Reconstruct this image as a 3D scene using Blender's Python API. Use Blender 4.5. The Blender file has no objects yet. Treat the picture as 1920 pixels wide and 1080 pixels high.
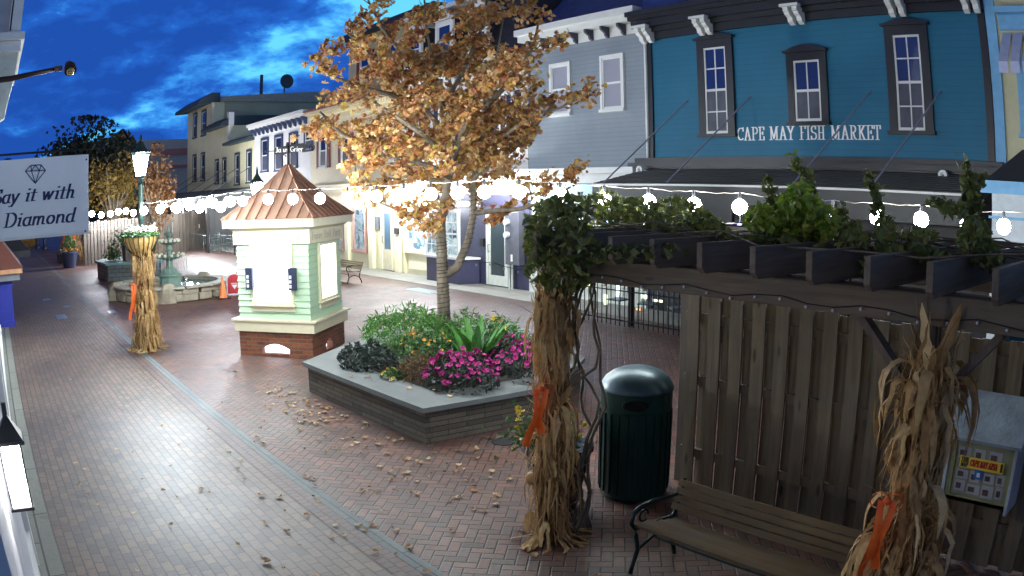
import bpy, bmesh, math, random
import numpy as np
from mathutils import Vector, Matrix, Quaternion
PI = math.pi
sc = bpy.context.scene
col = sc.collection

# ------------------------------------------------------------------ camera
FPX, K1, PITCH, ROLL, YAW, CAMH = 1528.96, .15425, -.123098, -.009, .902929, 3.0
def _basis():
    cp, sp, cr, sr = math.cos(PITCH), math.sin(PITCH), math.cos(ROLL), math.sin(ROLL)
    M = Matrix(((1,0,0),(0,cp,-sp),(0,sp,cp))) @ Matrix(((cr,-sr,0),(sr,cr,0),(0,0,1)))
    def w(v):
        v = M @ Vector(v); x, y, z = v.x, -v.z, v.y
        return Vector((x*math.cos(YAW)-y*math.sin(YAW), x*math.sin(YAW)+y*math.cos(YAW), z))
    return w
to_world = _basis()
cx_, cy_, cz_ = to_world((1,0,0)), to_world((0,1,0)), to_world((0,0,1))
cd = bpy.data.cameras.new('camera'); cam = bpy.data.objects.new('camera', cd); col.objects.link(cam)
cam.matrix_world = Matrix(((cx_.x,cy_.x,cz_.x,0),(cx_.y,cy_.y,cz_.y,0),(cx_.z,cy_.z,cz_.z,CAMH),(0,0,0,1)))
cd.type = 'PANO'; cd.sensor_width = 36; cd.sensor_height = 20.25; cd.sensor_fit = 'HORIZONTAL'
cd.clip_start = .05; cd.clip_end = 2000
_s = 1920/36
for holder in (cd, getattr(cd, 'cycles', None)):
    if holder is not None and hasattr(holder, 'fisheye_polynomial_k1'):
        holder.panorama_type = 'FISHEYE_LENS_POLYNOMIAL'
        holder.fisheye_fov = math.radians(150)
        holder.fisheye_polynomial_k0 = 0
        holder.fisheye_polynomial_k1 = -_s/FPX
        holder.fisheye_polynomial_k2 = 0
        holder.fisheye_polynomial_k3 = -K1*(_s/FPX)**3
        holder.fisheye_polynomial_k4 = 0
sc.camera = cam

def ray(px, py):
    x = px-960; y = 540-py; r = max(math.hypot(x, y), 1e-9)
    th = r/FPX*(1+K1*(r/FPX)**2); s = math.sin(th)/r
    return to_world((x*s, y*s, -math.cos(th)))
CO = Vector((0,0,CAMH))
def gz(px, py, z=0):          # where a line of sight meets a level plane
    d = ray(px, py); return CO + d*((z-CAMH)/d.z)
def gy(px, py, y):            # ... meets a plane parallel to the shop fronts
    d = ray(px, py); return CO + d*(y/d.y)
def gx(px, py, x):
    d = ray(px, py); return CO + d*(x/d.x)
def gd(px, py, dist):
    d = ray(px, py); return CO + d*(dist/math.hypot(d.x, d.y))

# ------------------------------------------------------------------ sky
EXPOSURE = 0.5
w = bpy.data.worlds.new("World"); sc.world = w; w.use_nodes = True
nt = w.node_tree; nt.nodes.clear()
def N(nt, t, **kw):
    n = nt.nodes.new(t)
    for k, v in kw.items():
        if k.startswith('i_'):
            key = k[2:]; key = int(key) if key.isdigit() else key.replace('_', ' ')
            n.inputs[key].default_value = v
        else: setattr(n, k, v)
    return n
def lk(nt, a, b): nt.links.new(a, b)
def mth(nt, op, a, b=None, clamp=False):
    n = nt.nodes.new('ShaderNodeMath'); n.operation = op; n.use_clamp = clamp
    for i, v in enumerate((a, b)):
        if v is None: continue
        if isinstance(v, (int, float)): n.inputs[i].default_value = v
        else: nt.links.new(v, n.inputs[i])
    return n.outputs[0]
def mixc(nt, fac, a, b):
    n = nt.nodes.new('ShaderNodeMix'); n.data_type = 'RGBA'
    for s, v in ((n.inputs[0], fac), (n.inputs[6], a), (n.inputs[7], b)):
        if isinstance(v, (tuple, list)): s.default_value = (*v[:3], 1)
        elif isinstance(v, (int, float)): s.default_value = v
        else: nt.links.new(v, s)
    return n.outputs[2]
def ramp(nt, fac, stops):
    n = nt.nodes.new('ShaderNodeValToRGB'); e = n.color_ramp.elements
    while len(e) < len(stops): e.new(.5)
    for el, (p, c) in zip(e, stops):
        el.position = p; el.color = (c, c, c, 1) if isinstance(c, (int, float)) else (*c[:3], 1)
    nt.links.new(fac, n.inputs[0]); return n.outputs[0]
tc = N(nt, 'ShaderNodeTexCoord'); dirv = tc.outputs['Generated']
sep = N(nt, 'ShaderNodeSeparateXYZ'); lk(nt, dirv, sep.inputs[0])
def vdot(v):
    n = N(nt, 'ShaderNodeVectorMath', operation='DOT_PRODUCT'); lk(nt, dirv, n.inputs[0]); n.inputs[1].default_value = v
    return n.outputs['Value']
zz = mth(nt, 'ADD', mth(nt, 'MAXIMUM', sep.outputs[2], 0.0), .12)
comb = N(nt, 'ShaderNodeCombineXYZ')
lk(nt, mth(nt, 'DIVIDE', sep.outputs[0], zz), comb.inputs[0]); lk(nt, mth(nt, 'DIVIDE', sep.outputs[1], zz), comb.inputs[1])
cl = N(nt, 'ShaderNodeTexNoise', i_Scale=10.5, i_Detail=7.0, i_Roughness=.6, i_Distortion=.1); mpv = N(nt, 'ShaderNodeMapping'); mpv.inputs['Scale'].default_value = (1, 1, 2.3); mpv.inputs['Rotation'].default_value = (.5, .25, 0); lk(nt, dirv, mpv.inputs[0]); lk(nt, mpv.outputs[0], cl.inputs['Vector'])
cl2 = N(nt, 'ShaderNodeTexNoise', i_Scale=.75, i_Detail=5.0, i_Roughness=.5); lk(nt, comb.outputs[0], cl2.inputs['Vector'])
a_, b_ = ray(660, 50), ray(235, 225)
nrm = a_.cross(b_).normalized()
alongv = (a_ - b_).normalized()
dist = mth(nt, 'ADD', vdot(tuple(nrm)), mth(nt, 'MULTIPLY', mth(nt, 'SUBTRACT', cl2.outputs[0], .5), .10))
# the gap in the cloud widens from its tip towards the tree
t_al = mth(nt, 'SUBTRACT', vdot(tuple(alongv)), b_.dot(alongv))
half = mth(nt, 'ADD', mth(nt, 'MULTIPLY', mth(nt, 'MAXIMUM', t_al, 0.0), .21), .006)
band = mth(nt, 'SUBTRACT', 1.0, mth(nt, 'DIVIDE', mth(nt, 'ABSOLUTE', dist), half))
band = mth(nt, 'MULTIPLY', mth(nt, 'MAXIMUM', band, -1.0), .34)
clv = mth(nt, 'ADD', mth(nt, 'ADD', mth(nt, 'ADD', mth(nt, 'MULTIPLY', mth(nt, 'SUBTRACT', cl.outputs[0], .5), 2.3), .5), band), mth(nt, 'MULTIPLY', mth(nt, 'SUBTRACT', cl2.outputs[0], .5), .25))
open_ = ramp(nt, clv, [(.20, 0), (.50, .26), (.70, .55), (.92, 1)])
openc = ramp(nt, open_, [(0, (.010, .060, .31)), (.24, (.014, .095, .43)), (.55, (.036, .24, .66)), (1, (.11, .52, .85))])
# out of view overhead and behind: neutral paler sky, added to light ground and facades
hz = mth(nt, 'MAXIMUM', mth(nt, 'SUBTRACT', 1.0, mth(nt, 'MULTIPLY', mth(nt, 'ABSOLUTE', sep.outputs[2]), 1.2)), 0.0)
back = mth(nt, 'MULTIPLY', mth(nt, 'MAXIMUM', mth(nt, 'MULTIPLY', vdot((.45, -.85, 0)), 1.0), 0.0), hz)
topd = mth(nt, 'MULTIPLY', mth(nt, 'MAXIMUM', mth(nt, 'SUBTRACT', sep.outputs[2], .38), 0.0), 3.0, clamp=True)
c1 = mixc(nt, topd, openc, (.088, .09, .098))
c2 = mixc(nt, mth(nt, 'MULTIPLY', back, 1.0, clamp=True), c1, (.17, .18, .20))
bg = N(nt, 'ShaderNodeBackground'); lk(nt, c2, bg.inputs[0]); bg.inputs[1].default_value = 1.0
wo = N(nt, 'ShaderNodeOutputWorld'); lk(nt, bg.outputs[0], wo.inputs[0])
sc.view_settings.view_transform = 'Standard'; sc.view_settings.look = 'None'
sc.view_settings.exposure = EXPOSURE; sc.view_settings.gamma = 1; sc.view_settings.use_curve_mapping = False
sc.cycles.use_denoising = True
try: sc.cycles.denoiser = 'OPENIMAGEDENOISE'
except Exception: pass
sc.cycles.max_bounces = 5; sc.cycles.diffuse_bounces = 3; sc.cycles.glossy_bounces = 3; sc.cycles.transmission_bounces = 4
sc.cycles.sample_clamp_indirect = 3; sc.cycles.caustics_reflective = False; sc.cycles.caustics_refractive = False
BULB, LANTERN, POSTLAMP, WINDOWGLOW = 150, 1000, 800, 4.5

# ------------------------------------------------------------------ materials
MATS = {}
def srgb(r, g, b):
    f = lambda c: (c/255/12.92) if c/255 <= .04045 else ((c/255+.055)/1.055)**2.4
    return (f(r), f(g), f(b))
def base(name):
    m = bpy.data.materials.new(name); m.use_nodes = True
    nt = m.node_tree; b = nt.nodes['Principled BSDF']; return m, nt, b
def mat(name, c, rough=.6, metal=0, var=.12, scale=6, bump=0, bscale=30, spec=.5, trans=0, stretch=None):
    if name in MATS: return MATS[name]
    m, nt, b = base(name)
    t = N(nt, 'ShaderNodeTexCoord'); v = t.outputs['Object']
    if stretch:
        mp = N(nt, 'ShaderNodeMapping'); mp.inputs['Scale'].default_value = stretch; lk(nt, v, mp.inputs[0]); v = mp.outputs[0]
    n = N(nt, 'ShaderNodeTexNoise', i_Scale=scale, i_Detail=6.0, i_Roughness=.6); lk(nt, v, n.inputs['Vector'])
    f = ramp(nt, n.outputs[0], [(.3, 0), (.7, 1)])
    lk(nt, mixc(nt, f, tuple(x*(1-var) for x in c), tuple(min(x*(1+var), 1) for x in c)), b.inputs['Base Color'])
    b.inputs['Roughness'].default_value = rough; b.inputs['Metallic'].default_value = metal
    b.inputs['Specular IOR Level'].default_value = spec
    if trans: b.inputs['Transmission Weight'].default_value = trans
    if bump:
        n2 = N(nt, 'ShaderNodeTexNoise', i_Scale=bscale, i_Detail=4.0); lk(nt, v, n2.inputs['Vector'])
        bp = N(nt, 'ShaderNodeBump', i_Strength=bump, i_Distance=.02); lk(nt, n2.outputs[0], bp.inputs['Height']); lk(nt, bp.outputs[0], b.inputs['Normal'])
    MATS[name] = m; return m
def emit(name, c, s):
    if name in MATS: return MATS[name]
    m, nt, b = base(name); b.inputs['Base Color'].default_value = (*c, 1)
    b.inputs['Emission Color'].default_value = (*c, 1); b.inputs['Emission Strength'].default_value = s
    MATS[name] = m; return m
def island(name, cols, rough=.6, trans=.25, sub=0):      # each leaf or husk takes one of a few colours
    if name in MATS: return MATS[name]
    m, nt, b = base(name)
    g = N(nt, 'ShaderNodeNewGeometry'); n = nt.nodes.new('ShaderNodeValToRGB'); e = n.color_ramp.elements
    while len(e) < len(cols): e.new(.5)
    for i, (el, c) in enumerate(zip(e, cols)): el.position = i/max(1, len(cols)-1); el.color = (*c, 1)
    lk(nt, g.outputs['Random Per Island'], n.inputs[0])
    t = N(nt, 'ShaderNodeTexCoord'); ns = N(nt, 'ShaderNodeTexNoise', i_Scale=22.0, i_Detail=3.0); lk(nt, t.outputs['Object'], ns.inputs['Vector'])
    hv = N(nt, 'ShaderNodeHueSaturation'); lk(nt, n.outputs[0], hv.inputs['Color'])
    lk(nt, ramp(nt, ns.outputs[0], [(.3, .65), (.7, 1.0)]), hv.inputs['Value'])
    lk(nt, hv.outputs[0], b.inputs['Base Color']); b.inputs['Roughness'].default_value = rough
    if trans:
        tr = N(nt, 'ShaderNodeBsdfTranslucent'); lk(nt, hv.outputs[0], tr.inputs[0])
        mx = N(nt, 'ShaderNodeMixShader', i_0=trans); lk(nt, b.outputs[0], mx.inputs[1]); lk(nt, tr.outputs[0], mx.inputs[2])
        lk(nt, mx.outputs[0], nt.nodes['Material Output'].inputs['Surface'])
    MATS[name] = m; return m
def bricks(name, c1, c2, mortar, bw, bh, ms=.012, axes='XZ', rough=.75, bump=.5, offset=.5, rot=0, stain=.25):
    if name in MATS: return MATS[name]
    m, nt, b = base(name)
    t = N(nt, 'ShaderNodeTexCoord'); s = N(nt, 'ShaderNodeSeparateXYZ'); lk(nt, t.outputs['Object'], s.inputs[0])
    c = N(nt, 'ShaderNodeCombineXYZ')
    if axes == 'XZ':
        lk(nt, mth(nt, 'ADD', s.outputs[0], s.outputs[1]), c.inputs[0]); lk(nt, s.outputs[2], c.inputs[1])
    elif axes == 'XY': lk(nt, s.outputs[0], c.inputs[0]); lk(nt, s.outputs[1], c.inputs[1])
    elif axes == 'YX': lk(nt, s.outputs[1], c.inputs[0]); lk(nt, s.outputs[0], c.inputs[1])
    bt = N(nt, 'ShaderNodeTexBrick', offset=offset, i_Scale=1.0, i_Mortar_Size=ms, i_Brick_Width=bw, i_Row_Height=bh, i_Bias=0.0, i_Mortar_Smooth=.2)
    bt.inputs['Color1'].default_value = (*c1, 1); bt.inputs['Color2'].default_value = (*c2, 1); bt.inputs['Mortar'].default_value = (*mortar, 1)
    lk(nt, c.outputs[0], bt.inputs['Vector'])
    ns = N(nt, 'ShaderNodeTexNoise', i_Scale=.55, i_Detail=7.0, i_Roughness=.65); lk(nt, t.outputs['Object'], ns.inputs['Vector'])
    ns2 = N(nt, 'ShaderNodeTexNoise', i_Scale=35.0, i_Detail=4.0); lk(nt, t.outputs['Object'], ns2.inputs['Vector'])
    hv = N(nt, 'ShaderNodeHueSaturation'); lk(nt, bt.outputs[0], hv.inputs['Color'])
    nsp = N(nt, 'ShaderNodeTexNoise', i_Scale=2.6, i_Detail=8.0, i_Roughness=.75); lk(nt, t.outputs['Object'], nsp.inputs['Vector'])
    val = mth(nt, 'MULTIPLY', mth(nt, 'MULTIPLY', ramp(nt, ns.outputs[0], [(.3, 1-stain), (.7, 1.0)]), ramp(nt, nsp.outputs[0], [(.34, 1-stain*1.2), (.44, 1.0), (.66, 1.0), (.74, 1.16)])), ramp(nt, ns2.outputs[0], [(.25, .75), (.75, 1.1)]))
    lk(nt, val, hv.inputs['Value']); lk(nt, hv.outputs[0], b.inputs['Base Color'])
    lk(nt, ramp(nt, ns.outputs[0], [(.3, rough*.75), (.7, rough)]), b.inputs['Roughness'])
    bp = N(nt, 'ShaderNodeBump', i_Strength=bump, i_Distance=.01); lk(nt, mth(nt, 'SUBTRACT', mth(nt, 'MULTIPLY', ns2.outputs[0], .25), bt.outputs['Fac']), bp.inputs['Height'])
    lk(nt, bp.outputs[0], b.inputs['Normal'])
    MATS[name] = m; return m
def herringbone(name, cols, mortar, u=.1, rot=PI/4, rough=.6):
    m, nt, b = base(name)
    t = N(nt, 'ShaderNodeTexCoord'); mp = N(nt, 'ShaderNodeMapping'); mp.inputs['Rotation'].default_value = (0,0,rot); mp.inputs['Scale'].default_value = (1/u,1/u,1)
    lk(nt, t.outputs['Object'], mp.inputs[0]); s = N(nt, 'ShaderNodeSeparateXYZ'); lk(nt, mp.outputs[0], s.inputs[0])
    x, y = s.outputs[0], s.outputs[1]
    M = lambda *a: mth(nt, *a)
    i, j = M('FLOOR', x), M('FLOOR', y); fx, fy = M('SUBTRACT', x, i), M('SUBTRACT', y, j)
    k = M('FLOORED_MODULO', M('SUBTRACT', i, j), 4.0) if True else None
    k = M('ROUND', k); eq = lambda v: M('COMPARE', k, v)
    def eqn(v):
        n = N(nt, 'ShaderNodeMath', operation='COMPARE'); lk(nt, k, n.inputs[0]); n.inputs[1].default_value = v; n.inputs[2].default_value = .1; return n.outputs[0]
    e0, e1, e2, e3 = eqn(0), eqn(1), eqn(2), eqn(3)
    gx_, gy_ = M('SUBTRACT', 1.0, fx), M('SUBTRACT', 1.0, fy)
    L = M('ADD', fx, M('MULTIPLY', e1, 9.0)); Rr = M('ADD', gx_, M('MULTIPLY', e0, 9.0))
    B = M('ADD', fy, M('MULTIPLY', e2, 9.0)); T = M('ADD', gy_, M('MULTIPLY', e3, 9.0))
    d = M('MINIMUM', M('MINIMUM', L, Rr), M('MINIMUM', B, T))
    ii = M('SUBTRACT', i, e1); jj = M('ADD', j, e3)
    cb = N(nt, 'ShaderNodeCombineXYZ'); lk(nt, ii, cb.inputs[0]); lk(nt, jj, cb.inputs[1]); lk(nt, M('ADD', e2, e3), cb.inputs[2])
    wn = N(nt, 'ShaderNodeTexWhiteNoise', noise_dimensions='3D'); lk(nt, cb.outputs[0], wn.inputs['Vector'])
    cr = nt.nodes.new('ShaderNodeValToRGB'); e = cr.color_ramp.elements
    while len(e) < len(cols): e.new(.5)
    for q, (el, c) in enumerate(zip(e, cols)): el.position = q/(len(cols)-1); el.color = (*c, 1)
    lk(nt, wn.outputs['Value'], cr.inputs[0])
    joint = ramp(nt, d, [(.04, 1), (.09, 0)])
    ns = N(nt, 'ShaderNodeTexNoise', i_Scale=.5, i_Detail=7.0, i_Roughness=.65); lk(nt, t.outputs['Object'], ns.inputs['Vector'])
    ns2 = N(nt, 'ShaderNodeTexNoise', i_Scale=30.0, i_Detail=4.0); lk(nt, t.outputs['Object'], ns2.inputs['Vector'])
    nsp = N(nt, 'ShaderNodeTexNoise', i_Scale=2.2, i_Detail=8.0, i_Roughness=.75); lk(nt, t.outputs['Object'], nsp.inputs['Vector'])
    hv = N(nt, 'ShaderNodeHueSaturation'); lk(nt, mixc(nt, joint, cr.outputs[0], mortar), hv.inputs['Color'])
    lk(nt, M('MULTIPLY', M('MULTIPLY', ramp(nt, ns.outputs[0], [(.3, .62), (.7, 1.0)]), ramp(nt, nsp.outputs[0], [(.34, .55), (.44, 1.0), (.66, 1.0), (.74, 1.2)])), ramp(nt, ns2.outputs[0], [(.25, .75), (.75, 1.1)])), hv.inputs['Value'])
    lk(nt, hv.outputs[0], b.inputs['Base Color']); lk(nt, ramp(nt, ns.outputs[0], [(.3, rough*.65), (.7, rough)]), b.inputs['Roughness'])
    bp = N(nt, 'ShaderNodeBump', i_Strength=.5, i_Distance=.01); lk(nt, M('SUBTRACT', M('ADD', M('MULTIPLY', ns2.outputs[0], .3), M('MULTIPLY', wn.outputs['Value'], .25)), joint), bp.inputs['Height'])
    lk(nt, bp.outputs[0], b.inputs['Normal'])
    return m
def wood(name, c, var=.35, rough=.8, axis=2, grain=14):
    if name in MATS: return MATS[name]
    m, nt, b = base(name)
    t = N(nt, 'ShaderNodeTexCoord'); mp = N(nt, 'ShaderNodeMapping'); s = [grain]*3; s[axis] = grain*.06; mp.inputs['Scale'].default_value = s
    lk(nt, t.outputs['Object'], mp.inputs[0])
    n = N(nt, 'ShaderNodeTexNoise', i_Scale=1.0, i_Detail=8.0, i_Roughness=.7, i_Distortion=.6); lk(nt, mp.outputs[0], n.inputs['Vector'])
    n3 = N(nt, 'ShaderNodeTexNoise', i_Scale=1.3, i_Detail=5.0); lk(nt, t.outputs['Object'], n3.inputs['Vector'])
    g = N(nt, 'ShaderNodeNewGeometry')
    f = mth(nt, 'MULTIPLY', ramp(nt, n.outputs[0], [(.3, 1-var), (.7, 1+var)]), ramp(nt, n3.outputs[0], [(.3, .7), (.7, 1.05)]))
    f = mth(nt, 'MULTIPLY', f, mth(nt, 'ADD', mth(nt, 'MULTIPLY', g.outputs['Random Per Island'], .45), .75))
    mk = N(nt, 'ShaderNodeMapping'); sk = [5.0]*3; sk[axis] = 1.6; mk.inputs['Scale'].default_value = sk; lk(nt, t.outputs['Object'], mk.inputs[0])
    vk = N(nt, 'ShaderNodeTexVoronoi', i_Scale=1.0); lk(nt, mk.outputs[0], vk.inputs['Vector'])
    f = mth(nt, 'MULTIPLY', f, ramp(nt, vk.outputs['Distance'], [(.07, .35), (.13, 1.0)]))      # knots
    ng = N(nt, 'ShaderNodeTexNoise', i_Scale=3.1, i_Detail=6.0, i_Roughness=.7); lk(nt, t.outputs['Object'], ng.inputs['Vector'])
    gcol = mixc(nt, ramp(nt, ng.outputs[0], [(.42, 0), (.62, .35)]), c, tuple(sum(c)/3*k for k in (1.0, 1.02, .92)))
    hv = N(nt, 'ShaderNodeHueSaturation'); lk(nt, gcol, hv.inputs['Color']); lk(nt, f, hv.inputs['Value'])
    lk(nt, hv.outputs[0], b.inputs['Base Color']); b.inputs['Roughness'].default_value = rough
    bp = N(nt, 'ShaderNodeBump', i_Strength=.35, i_Distance=.01); lk(nt, n.outputs[0], bp.inputs['Height']); lk(nt, bp.outputs[0], b.inputs['Normal'])
    MATS[name] = m; return m

# ------------------------------------------------------------------ mesh helpers
class MB:
    def __init__(s): s.v = []; s.f = []
    def add(s, vs, fs):
        o = len(s.v); s.v += [tuple(p) for p in vs]; s.f += [tuple(i+o for i in f) for f in fs]; return s
    def face(s, pts): return s.add(pts, [tuple(range(len(pts)))])
    def box(s, x0, x1, y0, y1, z0, z1):
        return s.add([(x0,y0,z0),(x1,y0,z0),(x1,y1,z0),(x0,y1,z0),(x0,y0,z1),(x1,y0,z1),(x1,y1,z1),(x0,y1,z1)],
                     [(0,3,2,1),(4,5,6,7),(0,1,5,4),(1,2,6,5),(2,3,7,6),(3,0,4,7)])
    def bar(s, p, q, w, h, up=(0,0,1)):       # a squared timber from p to q
        p, q = Vector(p), Vector(q); d = (q-p).normalized(); u = Vector(up)
        a = d.cross(u)
        if a.length < 1e-4: a = d.cross(Vector((1,0,0)))
        a.normalize(); u = a.cross(d).normalized()
        vs = [c + a*(sx*w/2) + u*(sz*h/2) for c in (p, q) for sx, sz in ((-1,-1),(1,-1),(1,1),(-1,1))]
        return s.add(vs, [(0,1,2,3),(7,6,5,4),(0,4,5,1),(1,5,6,2),(2,6,7,3),(3,7,4,0)])
    def tube(s, pts, r, n=8, cap=True):
        pts = [Vector(p) for p in pts]; rs = r if isinstance(r, (list, tuple)) else [r]*len(pts)
        vs = []; prev = None
        for i, p in enumerate(pts):
            d = (pts[min(i+1, len(pts)-1)] - pts[max(i-1, 0)])
            d = d.normalized() if d.length > 1e-9 else Vector((0,0,1))
            a = prev - d*prev.dot(d) if prev is not None else d.cross(Vector((0,0,1)) if abs(d.z) < .9 else Vector((1,0,0)))
            if a.length < 1e-5: a = d.orthogonal()
            a.normalize(); b = d.cross(a); prev = a
            vs += [p + (a*math.cos(2*PI*k/n) + b*math.sin(2*PI*k/n))*rs[i] for k in range(n)]
        fs = [(i*n+k, i*n+(k+1) % n, (i+1)*n+(k+1) % n, (i+1)*n+k) for i in range(len(pts)-1) for k in range(n)]
        if cap: fs += [tuple(range(n))[::-1], tuple(range((len(pts)-1)*n, len(pts)*n))]
        return s.add(vs, fs)
    def lathe(s, c, prof, n=24, wob=None):
        c = Vector(c); vs = []
        for r, z in prof:
            for k in range(n):
                a = 2*PI*k/n; rr = r*(wob(a, z) if wob else 1); vs.append((c.x+rr*math.cos(a), c.y+rr*math.sin(a), c.z+z))
        m = len(prof); fs = [(i*n+k, i*n+(k+1) % n, (i+1)*n+(k+1) % n, (i+1)*n+k) for i in range(m-1) for k in range(n)]
        fs += [tuple(range(n))[::-1], tuple(range((m-1)*n, m*n))]
        return s.add(vs, fs)
    def prism(s, poly, z0, z1, top=True, bottom=True):
        n = len(poly); vs = [(x,y,z0) for x, y in poly] + [(x,y,z1) for x, y in poly]
        fs = [(i, (i+1) % n, n+(i+1) % n, n+i) for i in range(n)]
        if bottom: fs.append(tuple(range(n))[::-1])
        if top: fs.append(tuple(range(n, 2*n)))
        return s.add(vs, fs)
    def extr(s, poly3, vec):                  # extrude a planar polygon along a vector
        n = len(poly3); P = [Vector(p) for p in poly3]; v = Vector(vec)
        return s.add(P + [p+v for p in P], [tuple(range(n))[::-1], tuple(range(n, 2*n))] + [(i, (i+1) % n, n+(i+1) % n, n+i) for i in range(n)])
    def sphere(s, c, r, n=10, m=7, sz=1):
        return s.lathe(c, [(max(r*math.sin(PI*i/m), r*.02), -r*sz*math.cos(PI*i/m)) for i in range(m+1)], n)
    def ribbon(s, pts, ws, side, fold=0.0):   # a leaf-like strip with a folded midrib
        pts = [Vector(p) for p in pts]; side = Vector(side).normalized(); vs = []
        for i, p in enumerate(pts):
            d = (pts[min(i+1, len(pts)-1)] - pts[max(i-1, 0)]); d = d.normalized() if d.length > 1e-9 else Vector((0,0,1))
            a = side - d*side.dot(d); a = a.normalized() if a.length > 1e-5 else d.orthogonal().normalized(); nn = d.cross(a)
            w = ws[i]; vs += [p - a*w + nn*(fold*w), p, p + a*w + nn*(fold*w)]
        fs = []
        for i in range(len(pts)-1): o = i*3; fs += [(o,o+1,o+4,o+3),(o+1,o+2,o+5,o+4)]
        return s.add(vs, fs)
    def build(s, name, m, parent=None, smooth=False, bevel=0):
        me = bpy.data.meshes.new(name)
        if parent is not None:
            inv = parent.matrix_world.inverted(); vs = [inv @ Vector(v) for v in s.v]; loc = None
        else:
            A = np.array([tuple(v) for v in s.v]); mn, mx = A.min(0), A.max(0); loc = Vector(((mn[0]+mx[0])/2, (mn[1]+mx[1])/2, mn[2]))
            vs = [Vector(v)-loc for v in s.v]
        me.from_pydata([tuple(v) for v in vs], [], s.f); me.validate(); me.update()
        if m: me.materials.append(m)
        if smooth is True:
            me.polygons.foreach_set('use_smooth', [True]*len(me.polygons))
        o = bpy.data.objects.new(name, me); col.objects.link(o)
        if parent is not None:
            o.parent = parent; o.matrix_parent_inverse = Matrix.Identity(4); WM[o] = parent
            # keep a cached world matrix for sub-parts
            o.matrix_basis = Matrix.Identity(4); bpy_world[o.name] = world_of(parent)
        else:
            o.location = loc; bpy_world[o.name] = Matrix.Translation(loc)
        if smooth == 'auto':
            bm = bmesh.new(); bm.from_mesh(me)
            for e in bm.edges: e.smooth = not (len(e.link_faces) == 2 and e.calc_face_angle(0) > .6)
            for f in bm.faces: f.smooth = True
            bm.to_mesh(me); bm.free()
        if bevel:
            b = o.modifiers.new('Bevel', 'BEVEL'); b.width = bevel; b.segments = 2; b.limit_method = 'ANGLE'; b.angle_limit = .6
        return o
WM = {}; bpy_world = {}
def world_of(o): return bpy_world.get(o.name, Matrix.Identity(4))
_ob = MB.build
def _build(self, name, m, parent=None, smooth=False, bevel=0):
    if parent is None: return _ob(self, name, m, None, smooth, bevel)
    W = world_of(parent); inv = W.inverted()
    sv = self.v; self.v = [tuple(inv @ Vector(v)) for v in sv]
    me = bpy.data.meshes.new(name); me.from_pydata(self.v, [], self.f); me.validate(); me.update()
    self.v = sv
    if m: me.materials.append(m)
    o = bpy.data.objects.new(name, me); col.objects.link(o); o.parent = parent
    bpy_world[o.name] = W.copy()
    if smooth is True: me.polygons.foreach_set('use_smooth', [True]*len(me.polygons))
    elif smooth == 'auto':
        bm = bmesh.new(); bm.from_mesh(me)
        for e in bm.edges: e.smooth = not (len(e.link_faces) == 2 and e.calc_face_angle(0) > .6)
        for f in bm.faces: f.smooth = True
        bm.to_mesh(me); bm.free()
    if bevel:
        b = o.modifiers.new('Bevel', 'BEVEL'); b.width = bevel; b.segments = 2; b.limit_method = 'ANGLE'; b.angle_limit = .6
    return o
MB.build = _build
def thing(name, label, cat, loc=(0,0,0), rz=0, group=None):
    o = bpy.data.objects.new(name, None); col.objects.link(o); o.location = loc; o.rotation_euler = (0,0,rz)
    o.empty_display_size = .2
    bpy_world[o.name] = Matrix.Translation(Vector(loc)) @ Matrix.Rotation(rz, 4, 'Z')
    o['label'] = label; o['category'] = cat
    if group: o['group'] = group
    return o
def tag(o, label, cat, group=None, kind=None):
    if label: o['label'] = label
    if cat: o['category'] = cat
    if group: o['group'] = group
    if kind: o['kind'] = kind
    return o
def dup(root, loc, rz, label=None, group=None):
    r = root.copy(); col.objects.link(r); r.location = loc; r.rotation_euler = (0,0,rz)
    if label: r['label'] = label
    if group: r['group'] = group
    for ch in list(root.children):
        c = ch.copy(); col.objects.link(c); c.parent = r
        for g in list(ch.children):
            d = g.copy(); col.objects.link(d); d.parent = c
    return r
def struct(mb, name, m, label=None, **k):
    o = mb.build(name, m, None, **k); o['kind'] = 'structure'
    if label: o['label'] = label
    return o

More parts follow.
